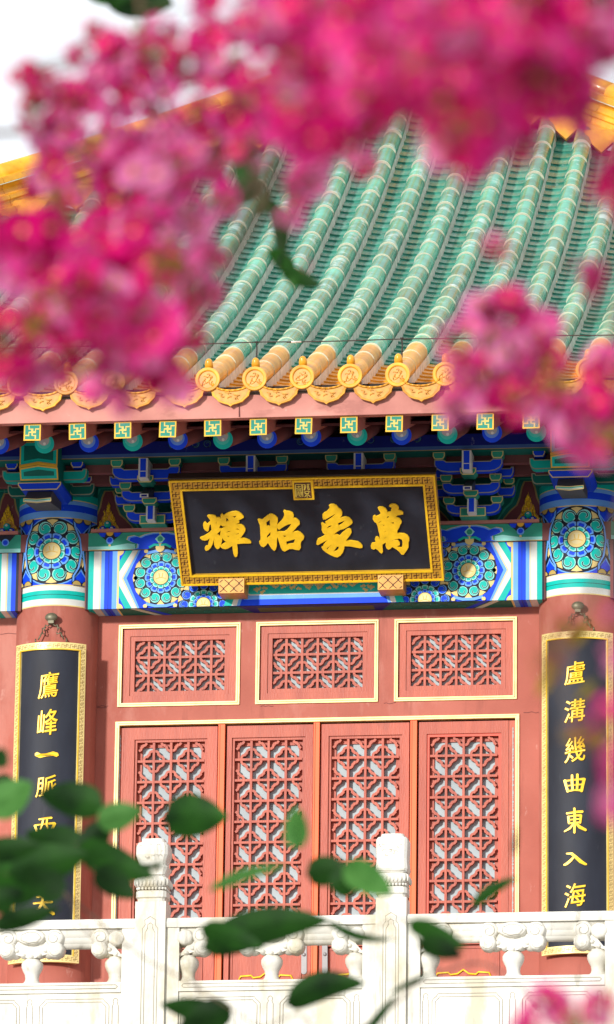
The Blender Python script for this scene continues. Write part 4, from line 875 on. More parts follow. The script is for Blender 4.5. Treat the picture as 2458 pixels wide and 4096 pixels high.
# ------------------------------------------------------------------ couplet boards hung on the columns
def text_mesh(ch, size, bold, shear):
    cu = bpy.data.curves.new('tx', 'FONT'); cu.body = ch; cu.size = size; cu.extrude = .004; cu.offset = 0; cu.bevel_depth = bold; cu.bevel_resolution = 0; cu.shear = shear; cu.align_x = 'CENTER'; cu.align_y = 'CENTER'; cu.resolution_u = 3
    o = bpy.data.objects.new('tmp', cu); COL.objects.link(o); dg = bpy.context.evaluated_depsgraph_get(); me = bpy.data.meshes.new_from_object(o.evaluated_get(dg))
    bpy.data.objects.remove(o); bpy.data.curves.remove(cu)
    xs_ = [v.co.x for v in me.vertices]; ys_ = [v.co.y for v in me.vertices]; cx, cy = (min(xs_) + max(xs_)) / 2, (min(ys_) + max(ys_)) / 2
    return me, cx, cy, max(xs_) - min(xs_), max(ys_) - min(ys_)
BR = {'一': [([(.0, .44), (.2, .54), (.5, .50), (.8, .44), (.98, .50)], [.20, .20, .14, .20, .20])],
 '入': [([(.12, .12), (.35, .14), (.55, .40), (.78, .72), (1.0, .90)], [.10, .16, .17, .20, .14]), ([(.47, .34), (.30, .62), (.12, .84), (.02, .90)], [.10, .14, .15, .14])],
 '曲': [([(.04, .30), (.10, .60), (.18, .94)], [.14, .12, .11]), ([(.06, .34), (.45, .30), (.92, .26)], [.09, .10, .12]), ([(.93, .24), (.86, .60), (.80, .94)], [.14, .13, .13]), ([(.16, .90), (.5, .86), (.82, .88)], [.10, .10, .12]), ([(.38, .04), (.38, .45), (.40, .88)], [.10, .12, .10]), ([(.62, .0), (.62, .45), (.60, .88)], [.11, .12, .10]), ([(.14, .62), (.5, .58), (.86, .56)], [.07, .08, .08])],
 '東': [([(.12, .20), (.5, .15), (.86, .14)], [.08, .09, .10]), ([(.48, .0), (.50, .4), (.48, .98)], [.10, .12, .10]), ([(.20, .32), (.24, .60)], [.10, .10]), ([(.22, .33), (.5, .29), (.78, .29)], [.06, .07, .10]), ([(.78, .28), (.74, .60)], [.11, .09]), ([(.24, .46), (.76, .43)], [.06, .06]), ([(.24, .60), (.76, .57)], [.07, .07]), ([(.46, .60), (.28, .80), (.02, .92)], [.08, .09, .05]), ([(.52, .58), (.72, .76), (1.0, .88)], [.07, .13, .10])],
 '西': [([(.22, .14), (.55, .08), (.80, .06)], [.10, .10, .12]), ([(.04, .46), (.10, .70), (.18, .96)], [.13, .11, .10]), ([(.06, .46), (.5, .40), (.94, .36)], [.09, .09, .12]), ([(.95, .36), (.86, .64), (.78, .94)], [.14, .12, .12]), ([(.42, .12), (.38, .45), (.30, .70)], [.09, .09, .06]), ([(.60, .10), (.58, .45), (.64, .66)], [.09, .09, .07]), ([(.16, .92), (.5, .86), (.82, .90)], [.09, .09, .11])],
 '天': [([(.20, .14), (.5, .10), (.82, .08)], [.09, .09, .11]), ([(.06, .44), (.5, .40), (.92, .38)], [.09, .10, .12]), ([(.50, .10), (.46, .45), (.30, .74), (.04, .94)], [.10, .12, .13, .10]), ([(.48, .44), (.66, .70), (1.0, .96)], [.10, .15, .15])]}
def couplet(cx, chars, label, zs, dx):
    t = thing('couplet_board', label, 'couplet board', (cx, -.36, 8.10), 'curved couplet boards on the two columns')
    RB = .375; g = lambda u, v, w_: (cx + (RB + w_) * math.sin(u / RB), -(RB + w_) * math.cos(u / RB), v)
    hw = .292; zt, zb = 10.585, 8.10; n = 18
    def sheet(mb, u0, u1, z0, z1, w0, w1, m):
        us = [u0 + (u1 - u0) * i / n for i in range(n + 1)]; P = [(u, z0) for u in us] + [(u, z1) for u in us[::-1]]
        k = n + 1; fr_ = [g(u, z, w1) for z in (z0, z1) for u in us]; bk = [g(u, z, w0) for z in (z0, z1) for u in us]; v = fr_ + bk
        F_ = [(i, i + 1, k + i + 1, k + i) for i in range(n)] + [(2 * k + i, 2 * k + i + 1, 3 * k + i + 1, 3 * k + i) for i in range(n)] + [(i, i + 1, 2 * k + i + 1, 2 * k + i) for i in range(n)] + [(k + i, k + i + 1, 3 * k + i + 1, 3 * k + i) for i in range(n)] + [(0, k, 3 * k, 2 * k), (n, k + n, 3 * k + n, 2 * k + n)]
        mb.add(v, F_[:2 * n], m, smooth=True); mb.add(v, F_[2 * n:], m)
    mb = MB(); sheet(mb, -hw + .05, hw - .05, zb + .05, zt - .05, -.03, .0, 'lacquer_black'); mb.obj('panel', t)
    mb = MB(); b_ = .056
    sheet(mb, -hw, hw, zt - .058, zt, -.03, .014, 'gold_trim'); sheet(mb, -hw, hw, zb, zb + .058, -.03, .014, 'gold_trim'); sheet(mb, -hw, -hw + b_, zb + .058, zt - .058, -.03, .014, 'gold_trim'); sheet(mb, hw - b_, hw, zb + .058, zt - .058, -.03, .014, 'gold_trim')
    for s in (-1, 1): sheet(mb, *sorted((s * (hw - b_), s * (hw - b_ + .008))), zb + .05, zt - .05, .013, .018, 'gold_leaf')
    sheet(mb, -hw + b_, hw - b_, zt - .058, zt - .050, .013, .018, 'gold_leaf')
    fr_ = mb.obj('frame', t); p = Paint(lambda u, v, w_: g(u, v, .0145 + w_), .03)
    fret(p, -hw + .006, hw - .006, zt - .046, zt - .010, 9, wd=.0030, col=(.30, .17, .05)); fret(p, -hw + .006, hw - .006, zb + .010, zb + .046, 9, wd=.0030, col=(.30, .17, .05))
    fret(p, -hw + .010, -hw + b_ - .012, zb + .05, zt - .05, 42, vert=True, wd=.0030, col=(.30, .17, .05)); fret(p, hw - b_ + .012, hw - .010, zb + .05, zt - .05, 42, vert=True, wd=.0030, col=(.30, .17, .05))
    p.obj('fret_pattern', fr_)
    for ch, (z1, z0) in zip(chars, zs):
        if ch == ' ': continue      # hidden behind the leaves in the photograph
        if ch in BR:
            mb = MB()
            for i, (pts, wd) in enumerate(BR[ch]):
                pts = [Vector((a_, b_)) for a_, b_ in pts]; nn = len(pts); A_ = []; B_ = []
                for j in range(nn):
                    t_ = (pts[min(j + 1, nn - 1)] - pts[max(j - 1, 0)]).normalized(); nr = Vector((-t_.y, t_.x)) * wd[j] / 2; A_.append(pts[j] + nr); B_.append(pts[j] - nr)
                P = [pts[0] - (pts[1] - pts[0]).normalized() * wd[0] * .3] + A_ + [pts[-1] + (pts[-1] - pts[-2]).normalized() * wd[-1] * .4] + B_[::-1]
                mb.prism([((q.x - .5) * .165 + dx, (z1 + z0) / 2 + (.5 - q.y) * max(z1 - z0, .165 if ch == '一' else 0)) for q in P], lambda u, v, x: g(u, v, x), .0085 + .0005 * i, 0, 'gold_leaf')
            mb.obj('gilt_character', t); continue
        me, a_, b_, w_, h_ = text_mesh(ch, .2, .0022, .06); sx, sz = .160 / w_, (z1 - z0) / h_
        for v in me.vertices: u = (v.co.x - a_) * sx; q = (v.co.y - b_) * sz + u * .14; v.co = g(u + dx, (z1 + z0) / 2 + q, .004 + v.co.z)
        me.materials.clear(); me.materials.append(MATS['gold_leaf']); me.update(); part('gilt_character', me, t)
    hk = MB(); y = -.335
    hk.ell((cx + .012, y - .03, 10.785), .050, .028, .036, 'bronze', 16, 10); hk.box(cx - .01, cx + .034, y - .05, y, 10.735, 10.757, 'bronze')
    for s in (-1, 1):
        for P in ([(0, 10.742), (s * .03, 10.72), (s * .045, 10.728), (s * .055, 10.705), (s * .05, 10.68)], [(s * .04, 10.71), (s * .07, 10.70), (s * .068, 10.66), (s * .045, 10.655), (s * .045, 10.672)], [(s * .07, 10.67), (s * .085, 10.64), (s * .10, 10.612)], [(s * .12, 10.62), (s * .12, 10.588)]):
            hk.tube([(cx + .012 + a_, y - .02, b_) for a_, b_ in P], .0058, 'bronze', 5)
    hk.obj('hook', t)
zr = [(10.348, 10.170), (10.053, 9.876), (9.759, 9.565), (9.471, 9.329), (9.209, 9.016), (8.876, 8.765), (8.633, 8.454)]
zl = [(10.350, 10.146), (10.057, 9.853), (9.725, 9.675), (9.537, 9.377), (9.218, 9.080), (8.94, 8.78), (8.62, 8.46)]
couplet(-2.035, '鷹峰一脈西 天', 'curved black couplet board on the left column, partly behind leaves', zl, .005)
couplet(2.04, '盧溝幾曲東入海', 'curved black couplet board on the right column, all seven characters showing', zr, -.012)

# ------------------------------------------------------------------ marble balustrade
BX = -3.0; PS = 1.705; P0 = -.735
bal = thing('marble_balustrade', 'white carved marble balustrade with cloud and vase supports in front of the doors', 'balustrade', (0, BX, FLOOR))
def sq(mb, cx, cy, secs, m, k=4.5, n=32):
    vs = []
    for z, r in secs:
        for i in range(n):
            t = 2 * math.pi * (i + .5) / n; c_, s_ = math.cos(t), math.sin(t); q = (abs(c_) ** k + abs(s_) ** k) ** (-1 / k)
            vs.append((cx + r * q * c_, cy + r * q * s_, z))
    m_ = len(secs); mb.add(vs, [(j * n + i, j * n + (i + 1) % n, (j + 1) * n + (i + 1) % n, (j + 1) * n + i) for j in range(m_ - 1) for i in range(n)] + [tuple(range(n)), tuple(range((m_ - 1) * n, m_ * n))], m)
def grime_shade(mb, P, r=.0022): mb.tube(P, r, 'marble_grime', 4)  # raised dark stroke: groove dirt and groove shade put into the colour
def post(cx, style):
    mb = MB(); h = .108
    mb.box(cx - h, cx + h, BX - h, BX + h, FLOOR + .004, 8.052, 'marble')
    o = mb.obj('baluster_post', bal); y = BX - h - .0005
    mb = MB()
    for s in (-1, 1): grime_shade(mb, [(cx + s * .055, y, FLOOR + .1), (cx + s * .055, y, 7.86), (cx + s * .035, y, 7.885), (cx + s * .04, y, 7.92), (cx, y, 7.945)]); grime_shade(mb, [(cx + s * .035, y, FLOOR + .1), (cx + s * .035, y, 7.83), (cx + s * .018, y, 7.86), (cx + s * .02, y, 7.885), (cx, y, 7.90)])
    mb.obj('incised_lines', o)
    mb = MB()
    sq(mb, cx, BX, [(8.052, .108), (8.060, .100), (8.075, .100), (8.085, .112), (8.125, .112), (8.135, .098)], 'marble', 6)
    for i in range(8):
        for sx, sy in ((1, 0), (0, 1)):
            u = -.084 + .024 * i
            for d in (-1, 1): mb.ell((cx + (u if sx else d * .098), BX + (u if sy else d * .098), 8.147), .0115, .0115, .0105, 'marble', 8, 5)
    sq(mb, cx, BX, [(8.155, .092), (8.165, .108), (8.20, .122), (8.222, .116), (8.232, .104)], 'marble', 5)
    for i in range(8):
        for d in (-1, 1):
            u = -.095 + .027 * i; mb.ell((cx + u, BX + d * .114, 8.192), .0115, .010, .026, 'marble', 8, 6); mb.ell((cx + d * .114, BX + u, 8.192), .010, .0115, .026, 'marble', 8, 6)
    if style: secs = [(8.234, .110), (8.26, .118), (8.33, .112), (8.42, .116), (8.468, .116), (8.487, .104), (8.493, .084), (8.512, .080)]
    else: secs = [(8.234, .094), (8.26, .100), (8.30, .118), (8.32, .100), (8.345, .102), (8.39, .118), (8.45, .118), (8.478, .104), (8.486, .082), (8.508, .080)]
    sq(mb, cx, BX, secs, 'marble', 5.5)
    cp_ = mb.obj('carved_cap', o); mb = MB(); r7 = random.Random(int(cx * 100))
    for _ in range(16):
        u = r7.uniform(-.08, .08); z = r7.uniform(8.36, 8.46); P = []; a = r7.uniform(0, 6)
        for i in range(5): P.append((cx + u, BX - .1155, z)); a += .9; u += .010 * math.cos(a); z += .008 * math.sin(a)
        grime_shade(mb, P, .0013)
    grime_shade(mb, [(cx - .1, BX - .112, 8.243), (cx + .1, BX - .112, 8.243)]); mb.obj('carved_lines', cp_)
for k in range(-1, 4): post(P0 + PS * k, (k + 1) % 2 == 0 if k != 0 else False)
def cloud_vase(cx, half=0):
    """lotus-leaf cloud on a vase; half=-1/1 keeps the side that springs from a post"""
    mb = MB(); y0 = BX
    X = lambda a: cx + a
    keep = lambda a: half == 0 or a * half > -.02
    mb.prism([(X(a), b) for a, b in [(-.16, 7.80), (-.12, 7.70), (0, 7.665), (.12, 7.70), (.16, 7.80), (.16, 7.86), (-.16, 7.86)] if half == 0 or a * half >= 0], lambda u, v, y: (u, y, v), y0 - .055, y0 + .055, 'marble', back=True)
    def pad(px, pz, rx, rz, yb, sc=7, ph=0):
        n = 42; rings = []
        for r_, y in ((.80, .045), (1.0, .02), (1.0, -.035), (.97, -.058), (.90, -.074), (.78, -.083), (.45, -.089)):
            rings.append([(px + rx * r_ * (1 + .045 * abs(math.cos(sc * t / 2 + ph)) - .03) * math.cos(t), y0 + y - yb, pz + rz * r_ * (1 + .045 * abs(math.cos(sc * t / 2 + ph)) - .03) * math.sin(t)) for t in [2 * math.pi * i / n for i in range(n)]])
        v = [q for r_ in rings for q in r_] + [(px, y0 - .0905 - yb, pz)]; k_ = len(rings)
        mb.add(v, [(j * n + i, j * n + (i + 1) % n, (j + 1) * n + (i + 1) % n, (j + 1) * n + i) for j in range(k_ - 1) for i in range(n)] + [((k_ - 1) * n + i, (k_ - 1) * n + (i + 1) % n, k_ * n) for i in range(n)], 'marble', smooth=True)
    for s in (-1, 1):
        if not keep(s * .1): continue
        pad(X(s * .165), 7.812, .070, .066, .0, 6); pad(X(s * .172), 7.727, .062, .060, .004, 9); mb.ell((X(s * .125), y0, 7.715), .052, .06, .045, 'marble', 14, 8)
    if half == 0: pad(cx, 7.815, .108, .058, .012, 9)
    else: pad(X(half * .05), 7.80, .062, .058, .006, 7)
    for i in range(7):
        t = math.pi * (1.08 + .84 * i / 6); a, b = .135 * math.cos(t), .12 * math.sin(t)
        if keep(a): mb.ell((X(a), y0 - .02, 7.80 + b), .026, .06, .022, 'marble', 10, 6)
    o = mb.obj('cloud_support', bal)
    mb = MB()
    for s in (-1, 1):
        if not keep(s * .1): continue
        for (ex, ez, rx, rz, q) in ((.165, 7.806, .055, .052, 1), (.172, 7.722, .046, .046, -1)):
            P = []
            for i in range(13):
                t = i / 12; a = q * (.6 + t * 7.2); r_ = 1 - .68 * t; dx, dz = rx * r_ * math.cos(a), rz * r_ * math.sin(a)
                P.append((X(s * (ex + dx)), y0 - .0935 + .010 * ((dx / .06) ** 2 + (dz / .06) ** 2), ez + dz))
            mb.tube(P, .0016, 'marble_grime', 4)
    if half == 0:
        for k_, sc_ in enumerate((.92, .70)):
            P = [(cx + .100 * sc_ * math.cos(t) * (1 + .05 * math.cos(7 * t)), y0 - .103 + .014 * (sc_ > .8), 7.81 + .054 * sc_ * math.sin(t) * (1 + .06 * math.cos(7 * t))) for t in [2 * math.pi * i / 30 for i in range(31)]]
            mb.tube(P, .0015, 'marble_grime', 4, caps=False)
    mb.obj('carved_lines', o)  # raised strokes coloured like the dirt and shade inside carving
    mb = MB(); vc = cx if half == 0 else cx + half * .065
    mb.tube([(vc, y0, z) for z in (7.488, 7.50, 7.512, 7.53, 7.56, 7.585, 7.61, 7.635, 7.655, 7.668, 7.676)], [.064, .062, .052, .047, .052, .066, .076, .077, .066, .050, .052], 'marble', 24)
    mb.obj('vase', o)
for k in range(-1, 3):
    a = P0 + PS * k + .108; b = P0 + PS * (k + 1) - .108
    f = lambda u, v, x: (x, u, v)
    mb = MB()
    e0, e1 = a + .002, b - .002
    mb.prism([(BX - .095, 7.905), (BX - .085, 7.935), (BX + .085, 7.935), (BX + .095, 7.905), (BX + .09, 7.87), (BX - .09, 7.87)], f, e0, e1, 'marble', back=True)
    for zc, r_ in ((7.845, .062), (7.802, .052), (7.776, .040)): mb.tube([(e0, BX, zc), (e1, BX, zc)], r_, 'marble', 18)
    hr = mb.obj('handrail', bal)
    for s, x in ((1, a), (-1, b)):
        mb = MB(); x0, x1 = sorted((x + s * .001, x + s * .095)); mb.box(x0, x1, BX - .078, BX + .078, FLOOR + .004, 7.900, 'marble'); st = mb.obj('end_stile', bal)
        cloud_vase(x + s * .085, s)
    cloud_vase((a + b) / 2, 0)
    mb = MB(); mb.box(a + .097, b - .097, BX - .082, BX + .082, 7.415, 7.488, 'marble'); mb.box(a + .097, b - .097, BX - .065, BX + .065, FLOOR + .006, 7.414, 'marble'); pn = mb.obj('carved_panel', bal)
    mb = MB(); y = BX - .0835; x0, x1 = a + .12, b - .12
    grime_shade(mb, [(x0, y, 7.455), (x0 + .012, y, 7.468), (x1 - .012, y, 7.468), (x1, y, 7.455), (x1 - .012, y, 7.442), (x0 + .012, y, 7.442), (x0, y, 7.455)])
    y = BX - .0665; c = (a + b) / 2
    for q0, q1 in ((x0 + .06, c - .07), (c + .07, x1 - .06)):
        for e, r_ in ((0, .030), (.022, .022)):
            z1 = 7.372 - e; l_, r2 = q0 + e, q1 - e
            P = [(l_, y, FLOOR + .1), (l_, y, z1 - r_ * 1.6), (l_ + r_ * .5, y, z1 - r_), (l_ + r_, y, z1 - r_ * .6), (l_ + r_ * 1.4, y, z1), (r2 - r_ * 1.4, y, z1), (r2 - r_, y, z1 - r_ * .6), (r2 - r_ * .5, y, z1 - r_), (r2, y, z1 - r_ * 1.6), (r2, y, FLOOR + .1)]
            grime_shade(mb, P)
    for q in (x0 + .015, c, x1 - .015):
        P = [(q + .017 * math.cos(t), y, 7.355 + .02 * math.sin(t)) for t in [R(-50) + R(280) * i / 10 for i in range(11)]]; grime_shade(mb, P)
        for s in (-1, 1): grime_shade(mb, [(q + s * .013, y, 7.337), (q + s * .022, y, 7.32), (q + s * .022, y, 7.0)])
    mb.obj('incised_lines', pn)
# ------------------------------------------------------------------ crape myrtle in front of the lens
tree = thing('crape_myrtle', 'crape myrtle tree with bright pink blossom and dark green leaves close to the viewer', 'flowering tree', (4.2, -34.4, 0))
def at(px, py, s):      # a point seen at (px,py) of the 1484 px wide photograph, s metres away
    d = F + RT * ((px * 1.6563 - 2340) / 20590) - UP * ((py * 1.6563 - 2048) / 20590); return CAM + d * s
def petal(mb, c, ax, u, size, m):
    """crinkled blade on a thin claw: c base, ax outward direction, u up/face normal"""
    s_ = ax.cross(u).normalized(); cl = size * .35
    g = []
    for j in range(4):
        t = j / 3; wd = size * (.16 + .62 * math.sin(math.pi * (.12 + .66 * t)))
        for i in range(5):
            q = (i - 2) / 2; rip = math.sin(i * 2.4 + j * 1.7 + rnd.random()) * size * .13 * (.3 + t)
            g.append(c + ax * (cl + size * t * (1 - .12 * q * q)) + s_ * wd * q + u * (rip + size * .25 * t * t))
    mb.add(g + [c + s_ * .0005, c - s_ * .0005], [(j * 5 + i, j * 5 + i + 1, j * 5 + i + 6, j * 5 + i + 5) for j in range(3) for i in range(4)] + [(20, 1, 2), (2, 3, 21)], m, smooth=True)
def cluster(seed, pal, rad, nf, buds):
    rnd.seed(seed); mb = MB()
    for _ in range(nf):
        o = Vector((rnd.gauss(0, 1), rnd.gauss(0, 1), rnd.gauss(0, 1))).normalized(); c = o * rad * rnd.uniform(.35, .8); n = (o + Vector((0, -.35, .1))).normalized()
        a0 = n.cross(Vector((.3, .1, .9))).normalized(); b0 = n.cross(a0); m = rnd.choice(pal)
        for k in range(6):
            t = k * math.pi / 3 + rnd.uniform(-.2, .2); ax = (a0 * math.cos(t) + b0 * math.sin(t) + n * .35).normalized(); petal(mb, c, ax, n, rnd.uniform(.010, .014), m)
        for k in range(5): t = rnd.uniform(0, 6.28); mb.tube([c, c + n * .008 + (a0 * math.cos(t) + b0 * math.sin(t)) * .003], .0005, 'stamen', 3)
        mb.ell(c + n * .003, .0022, .0022, .0022, 'stamen', 6, 4); mb.ell(c - n * .002, .0035, .0035, .0035, 'bud', 6, 4); mb.tube([Vector((0, 0, 0)), c], .0008, 'twig', 4)
    for _ in range(buds):
        o = Vector((rnd.gauss(0, 1), rnd.gauss(0, 1), rnd.gauss(0, 1))).normalized() * rad * rnd.uniform(.3, .95); mb.ell(o, .0034, .0034, .0040, 'bud', 7, 5); mb.tube([Vector((0, 0, 0)), o], .0008, 'twig', 3)
    return mb.mesh('flower_cluster')
pk = ['petal_pink', 'petal_pink', 'petal_magenta']; mg = ['petal_magenta', 'petal_magenta', 'petal_pink', 'petal_deep']; dp = ['petal_deep', 'petal_magenta', 'petal_deep']
CL = {'p': [cluster(i, pk, .030, 9, 3) for i in (1, 2)], 'm': [cluster(i, mg, .030, 9, 4) for i in (3, 4, 5)], 'd': [cluster(i, dp, .028, 8, 8) for i in (6, 7)], 'b': [cluster(i, ['petal_deep'], .026, 1, 34) for i in (8, 9)]}
rnd.seed(21)
def inside(x, y, P):
    r_ = False
    for i in range(len(P)):
        (a, b), (c, d) = P[i - 1], P[i]
        if (b > y) != (d > y) and x < (c - a) * (y - b) / (d - b) + a: r_ = not r_
    return r_
PK = []
def fill(P, step, s0, s1, kinds, sc0=.8, sc1=1.15):
    x0, x1 = min(a for a, _ in P), max(a for a, _ in P); y0, y1 = min(b for _, b in P), max(b for _, b in P); y = y0; r_ = 0
    while y < y1 + step:
        x = x0 + (step / 2 if r_ % 2 else 0)
        while x < x1 + step:
            a, b = x + rnd.uniform(-.3, .3) * step, y + rnd.uniform(-.3, .3) * step
            if inside(a, b, P): PK.append((a, b, rnd.uniform(s0, s1), rnd.choice(kinds), rnd.uniform(sc0, sc1)))
            x += step
        y += step * .87; r_ += 1
# crown edge hanging into view from above: right of the gap of sky, then the long left spray
fill([(250, 90), (420, 40), (640, -60), (760, 10), (720, 120), (560, 170), (420, 200), (260, 200)], 80, 4.2, 4.8, 'mpmpb', .50, .74)
fill([(620, -60), (1484, -60), (1500, 90), (1400, 150), (1340, 300), (1230, 250), (1160, 360), (1085, 330), (1040, 240), (900, 250), (800, 200), (660, 120)], 66, 2.9, 3.6, 'mmmd', .60, .78)
fill([(690, 80), (980, 60), (1100, 140), (1080, 240), (980, 240), (860, 340), (730, 340), (660, 220)], 66, 3.1, 3.7, 'ddbd', .55, .75)
fill([(130, 210), (560, 170), (760, 180), (800, 330), (720, 400), (400, 400), (100, 400), (60, 300)], 92, 4.2, 4.9, 'ppmm', .62, .92)
fill([(150, 390), (400, 400), (640, 420), (560, 450), (480, 600), (480, 740), (420, 860), (280, 850), (60, 860), (-30, 900), (-30, 520), (90, 420)], 90, 4.1, 4.9, 'ppmmd', .80, 1.12)
for x, y, s, k, q in [(60, 175, 4.4, 'd', .42), (110, 200, 4.5, 'm', .5), (150, 225, 4.5, 'm', .5), (185, 135, 4.4, 'd', .36), (235, 75, 4.4, 'm', .42), (270, 110, 4.4, 'm', .6), (250, 170, 4.5, 'p', .65), (300, 175, 4.6, 'm', .8), (190, 250, 4.5, 'm', .62), (140, 280, 4.5, 'p', .5),
                      (1110, 830, 4.3, 'p', .75), (1180, 770, 4.4, 'p', .9), (1240, 740, 4.4, 'm', .72), (1290, 800, 4.5, 'p', .8), (1190, 850, 4.3, 'b', .62), (1160, 900, 4.4, 'm', .9), (1230, 870, 4.4, 'm', .9), (1300, 880, 4.4, 'm', .85), (1250, 950, 4.3, 'm', .75), (1170, 960, 4.4, 'd', .6), (1110, 990, 4.2, 'p', .6),
                      (1340, 930, 4.2, 'b', .7), (1400, 960, 4.4, 'm', .85), (1460, 900, 4.3, 'm', .8), (1460, 990, 4.3, 'm', .85), (1400, 1040, 4.3, 'p', .75), (1430, 1110, 4.4, 'p', .55), (1345, 1010, 4.4, 'm', .6), (1480, 1060, 4.2, 'b', .7),
                      (1200, 605, 4.2, 'm', .38), (1240, 850, 4.2, 'p', .6), (1430, 670, 3.4, 'd', .42), (1480, 400, 3.2, 'm', .6), (1490, 450, 3.1, 'd', .6), (860, 350, 4.4, 'p', .6), (770, 420, 4.4, 'p', .75), (720, 450, 4.5, 'p', .62), (700, 530, 4.3, 'p', .4), (880, 400, 4.4, 'm', .4),
                      (1130, 400, 3.5, 'm', .42), (1420, 260, 3.2, 'm', .62), (1260, 340, 3.6, 'd', .5),
                      (1320, 2440, 4.0, 'm', .62), (1390, 2470, 3.9, 'b', .6), (1450, 2430, 4.0, 'm', .5), (1280, 2490, 3.9, 'm', .6), (1490, 1590, 3.0, 'p', .32), (1480, 1730, 2.9, 'm', .32), (1510, 1840, 2.8, 'm', .34), (1495, 1930, 2.9, 'p', .42), (1478, 1480, 3.3, 'p', .16),
                      (1372, 1520, 2.6, 'b', .34), (1325, 1600, 2.6, 'b', .30), (1345, 1570, 2.6, 'b', .22), (1400, 1775, 2.6, 'b', .26), (1440, 1790, 2.6, 'b', .22), (1335, 1490, 2.6, 'b', .2), (430, 950, 4.2, 'p', .5), (230, 940, 4.2, 'p', .45), (380, 890, 4.3, 'd', .7), (300, 900, 4.4, 'm', .8), (350, 850, 4.3, 'm', .8), (440, 800, 4.4, 'm', .8), (420, 930, 4.3, 'm', .6), (20, 870, 4.3, 'd', .7), (180, 820, 4.3, 'd', .7), (110, 900, 4.3, 'p', .6), (30, 920, 4.3, 'm', .6), (90, 610, 4.2, 'd', .7), (480, 700, 4.4, 'p', .7), (500, 620, 4.5, 'p', .6), (300, 980, 4.3, 'p', .35), (90, 780, 4.2, 'b', .7), (130, 770, 4.3, 'd', .6), (560, 160, 4.6, 'b', .8), (420, 130, 4.5, 'b', .7), (140, 500, 4.3, 'b', .8), (400, 640, 4.3, 'b', .8), (590, 260, 4.4, 'b', .7), (110, 720, 4.3, 'b', .6), (740, 640, 4.6, 'd', .10)]:
    PK.append((x, y, s, k, q))
cen = []
for x, y, s, k, q in PK:
    p = at(x, y, s); me = rnd.choice(CL[k]); cen.append((p, x, y, s))
    part('flower_cluster', me, tree, basis=Matrix.Translation(p) @ Matrix.Rotation(rnd.uniform(0, 6.28), 4, 'Y') @ Matrix.Rotation(rnd.uniform(-.5, .5), 4, 'X') @ Matrix.Scale(q, 4))
# trunk, limbs and the sprays that carry the flowers
def smooth(P, n=6):
    P = [Vector(p) for p in P]; out = []
    for i in range(len(P) - 1):
        a, b, c, d = P[max(i - 1, 0)], P[i], P[i + 1], P[min(i + 2, len(P) - 1)]
        for k in range(n):
            t = k / n; out.append(.5 * ((2 * b) + (c - a) * t + (2 * a - 5 * b + 4 * c - d) * t * t + (3 * b - a - 3 * c + d) * t ** 3))
    return out + [P[-1]]
def limb(P, r0, r1, m='bark', name='branch', n=8):
    S = smooth(P); mb = MB(); mb.tube(S, [r0 + (r1 - r0) * i / (len(S) - 1) for i in range(len(S))], m, n); return mb.obj(name, tree)
TB = Vector((4.2, -34.4, 0)); TT = Vector((4.28, -34.3, 2.0)); tcr = at(-420, 900, 4.6)
limb([TB, TB + Vector((.03, .02, .7)), TB + Vector((.0, .05, 1.4)), TT], .075, .05, 'bark', 'trunk', 14)
top = at(300, -330, 4.6); limb([TT, at(-600, 1000, 4.7), at(-420, 200, 4.7), top, at(760, -300, 4.0), at(1250, -260, 3.4), at(1650, 60, 3.3)], .035, .010)
limb([TT, at(-520, 1700, 6.4), at(-300, 2000, 7.6), at(-110, 2100, 8.5)], .022, .005)
anchors = [at(-350, 350, 4.7), top, at(760, -280, 4.1), at(1250, -240, 3.5), at(1640, 80, 3.3)]
sprays = [[at(-380, 330, 4.7), at(-150, 560, 4.7), at(80, 640, 4.7), at(200, 760, 4.6), at(330, 860, 4.5)], [at(-380, 330, 4.7), at(-120, 330, 4.7), at(120, 330, 4.7), at(320, 480, 4.7), at(430, 640, 4.6), at(420, 830, 4.5)],
          [top, at(330, -60, 4.6), at(360, 130, 4.6), at(430, 300, 4.6), at(560, 400, 4.6)], [at(360, 130, 4.6), at(250, 190, 4.5), at(120, 200, 4.5), at(50, 170, 4.4)],
          [at(760, -290, 4.0), at(800, -80, 3.8), at(830, 150, 3.7), at(700, 300, 4.2), at(650, 470, 4.4), at(655, 540, 4.5)], [at(1250, -260, 3.4), at(1150, -60, 3.4), at(1090, 130, 3.4), at(1110, 320, 3.5)],
          [at(1650, 60, 3.3), at(1560, 420, 3.9), at(1500, 760, 4.3), at(1420, 930, 4.35), at(1300, 920, 4.35), at(1180, 850, 4.35)], [at(1560, 420, 3.9), at(1560, 1000, 4.0), at(1540, 1500, 3.2), at(1520, 1900, 2.95)],
          [at(1560, 1000, 4.0), at(1480, 1300, 3.8), at(1400, 1500, 3.6), at(1340, 1600, 3.5), at(1410, 1780, 3.5)],
          [at(-110, 2100, 8.57), at(40, 2060, 8.39), at(150, 2150, 8.39), at(215, 2255, 8.23), at(290, 2290, 8.23), at(330, 2270, 8.23)], [at(150, 2150, 8.39), at(330, 2300, 8.23), at(420, 2350, 8.05), at(500, 2400, 8.05), at(620, 2475, 8.05), at(760, 2560, 8.05)],
          [at(760, 2560, 8.05), at(730, 2450, 8.05), at(600, 2500, 8.05)], [at(760, 2560, 8.05), at(960, 2420, 7.88), at(1000, 2380, 7.88), at(1060, 2350, 7.70), at(980, 2220, 7.88), at(880, 2260, 7.88)], [at(1060, 2350, 7.70), at(1180, 2330, 7.52), at(1330, 2460, 7.00), at(1400, 2560, 6.82)],
          [at(480, 2400, 8.05), at(475, 2340, 8.23), at(488, 2270, 8.23)]]
for i, P in enumerate(sprays): limb(P, .0032 if i < 9 else .0020, .0010, 'twig', 'twig', 6)
import bisect
tw = [q for P in sprays for q in smooth(P, 5)]
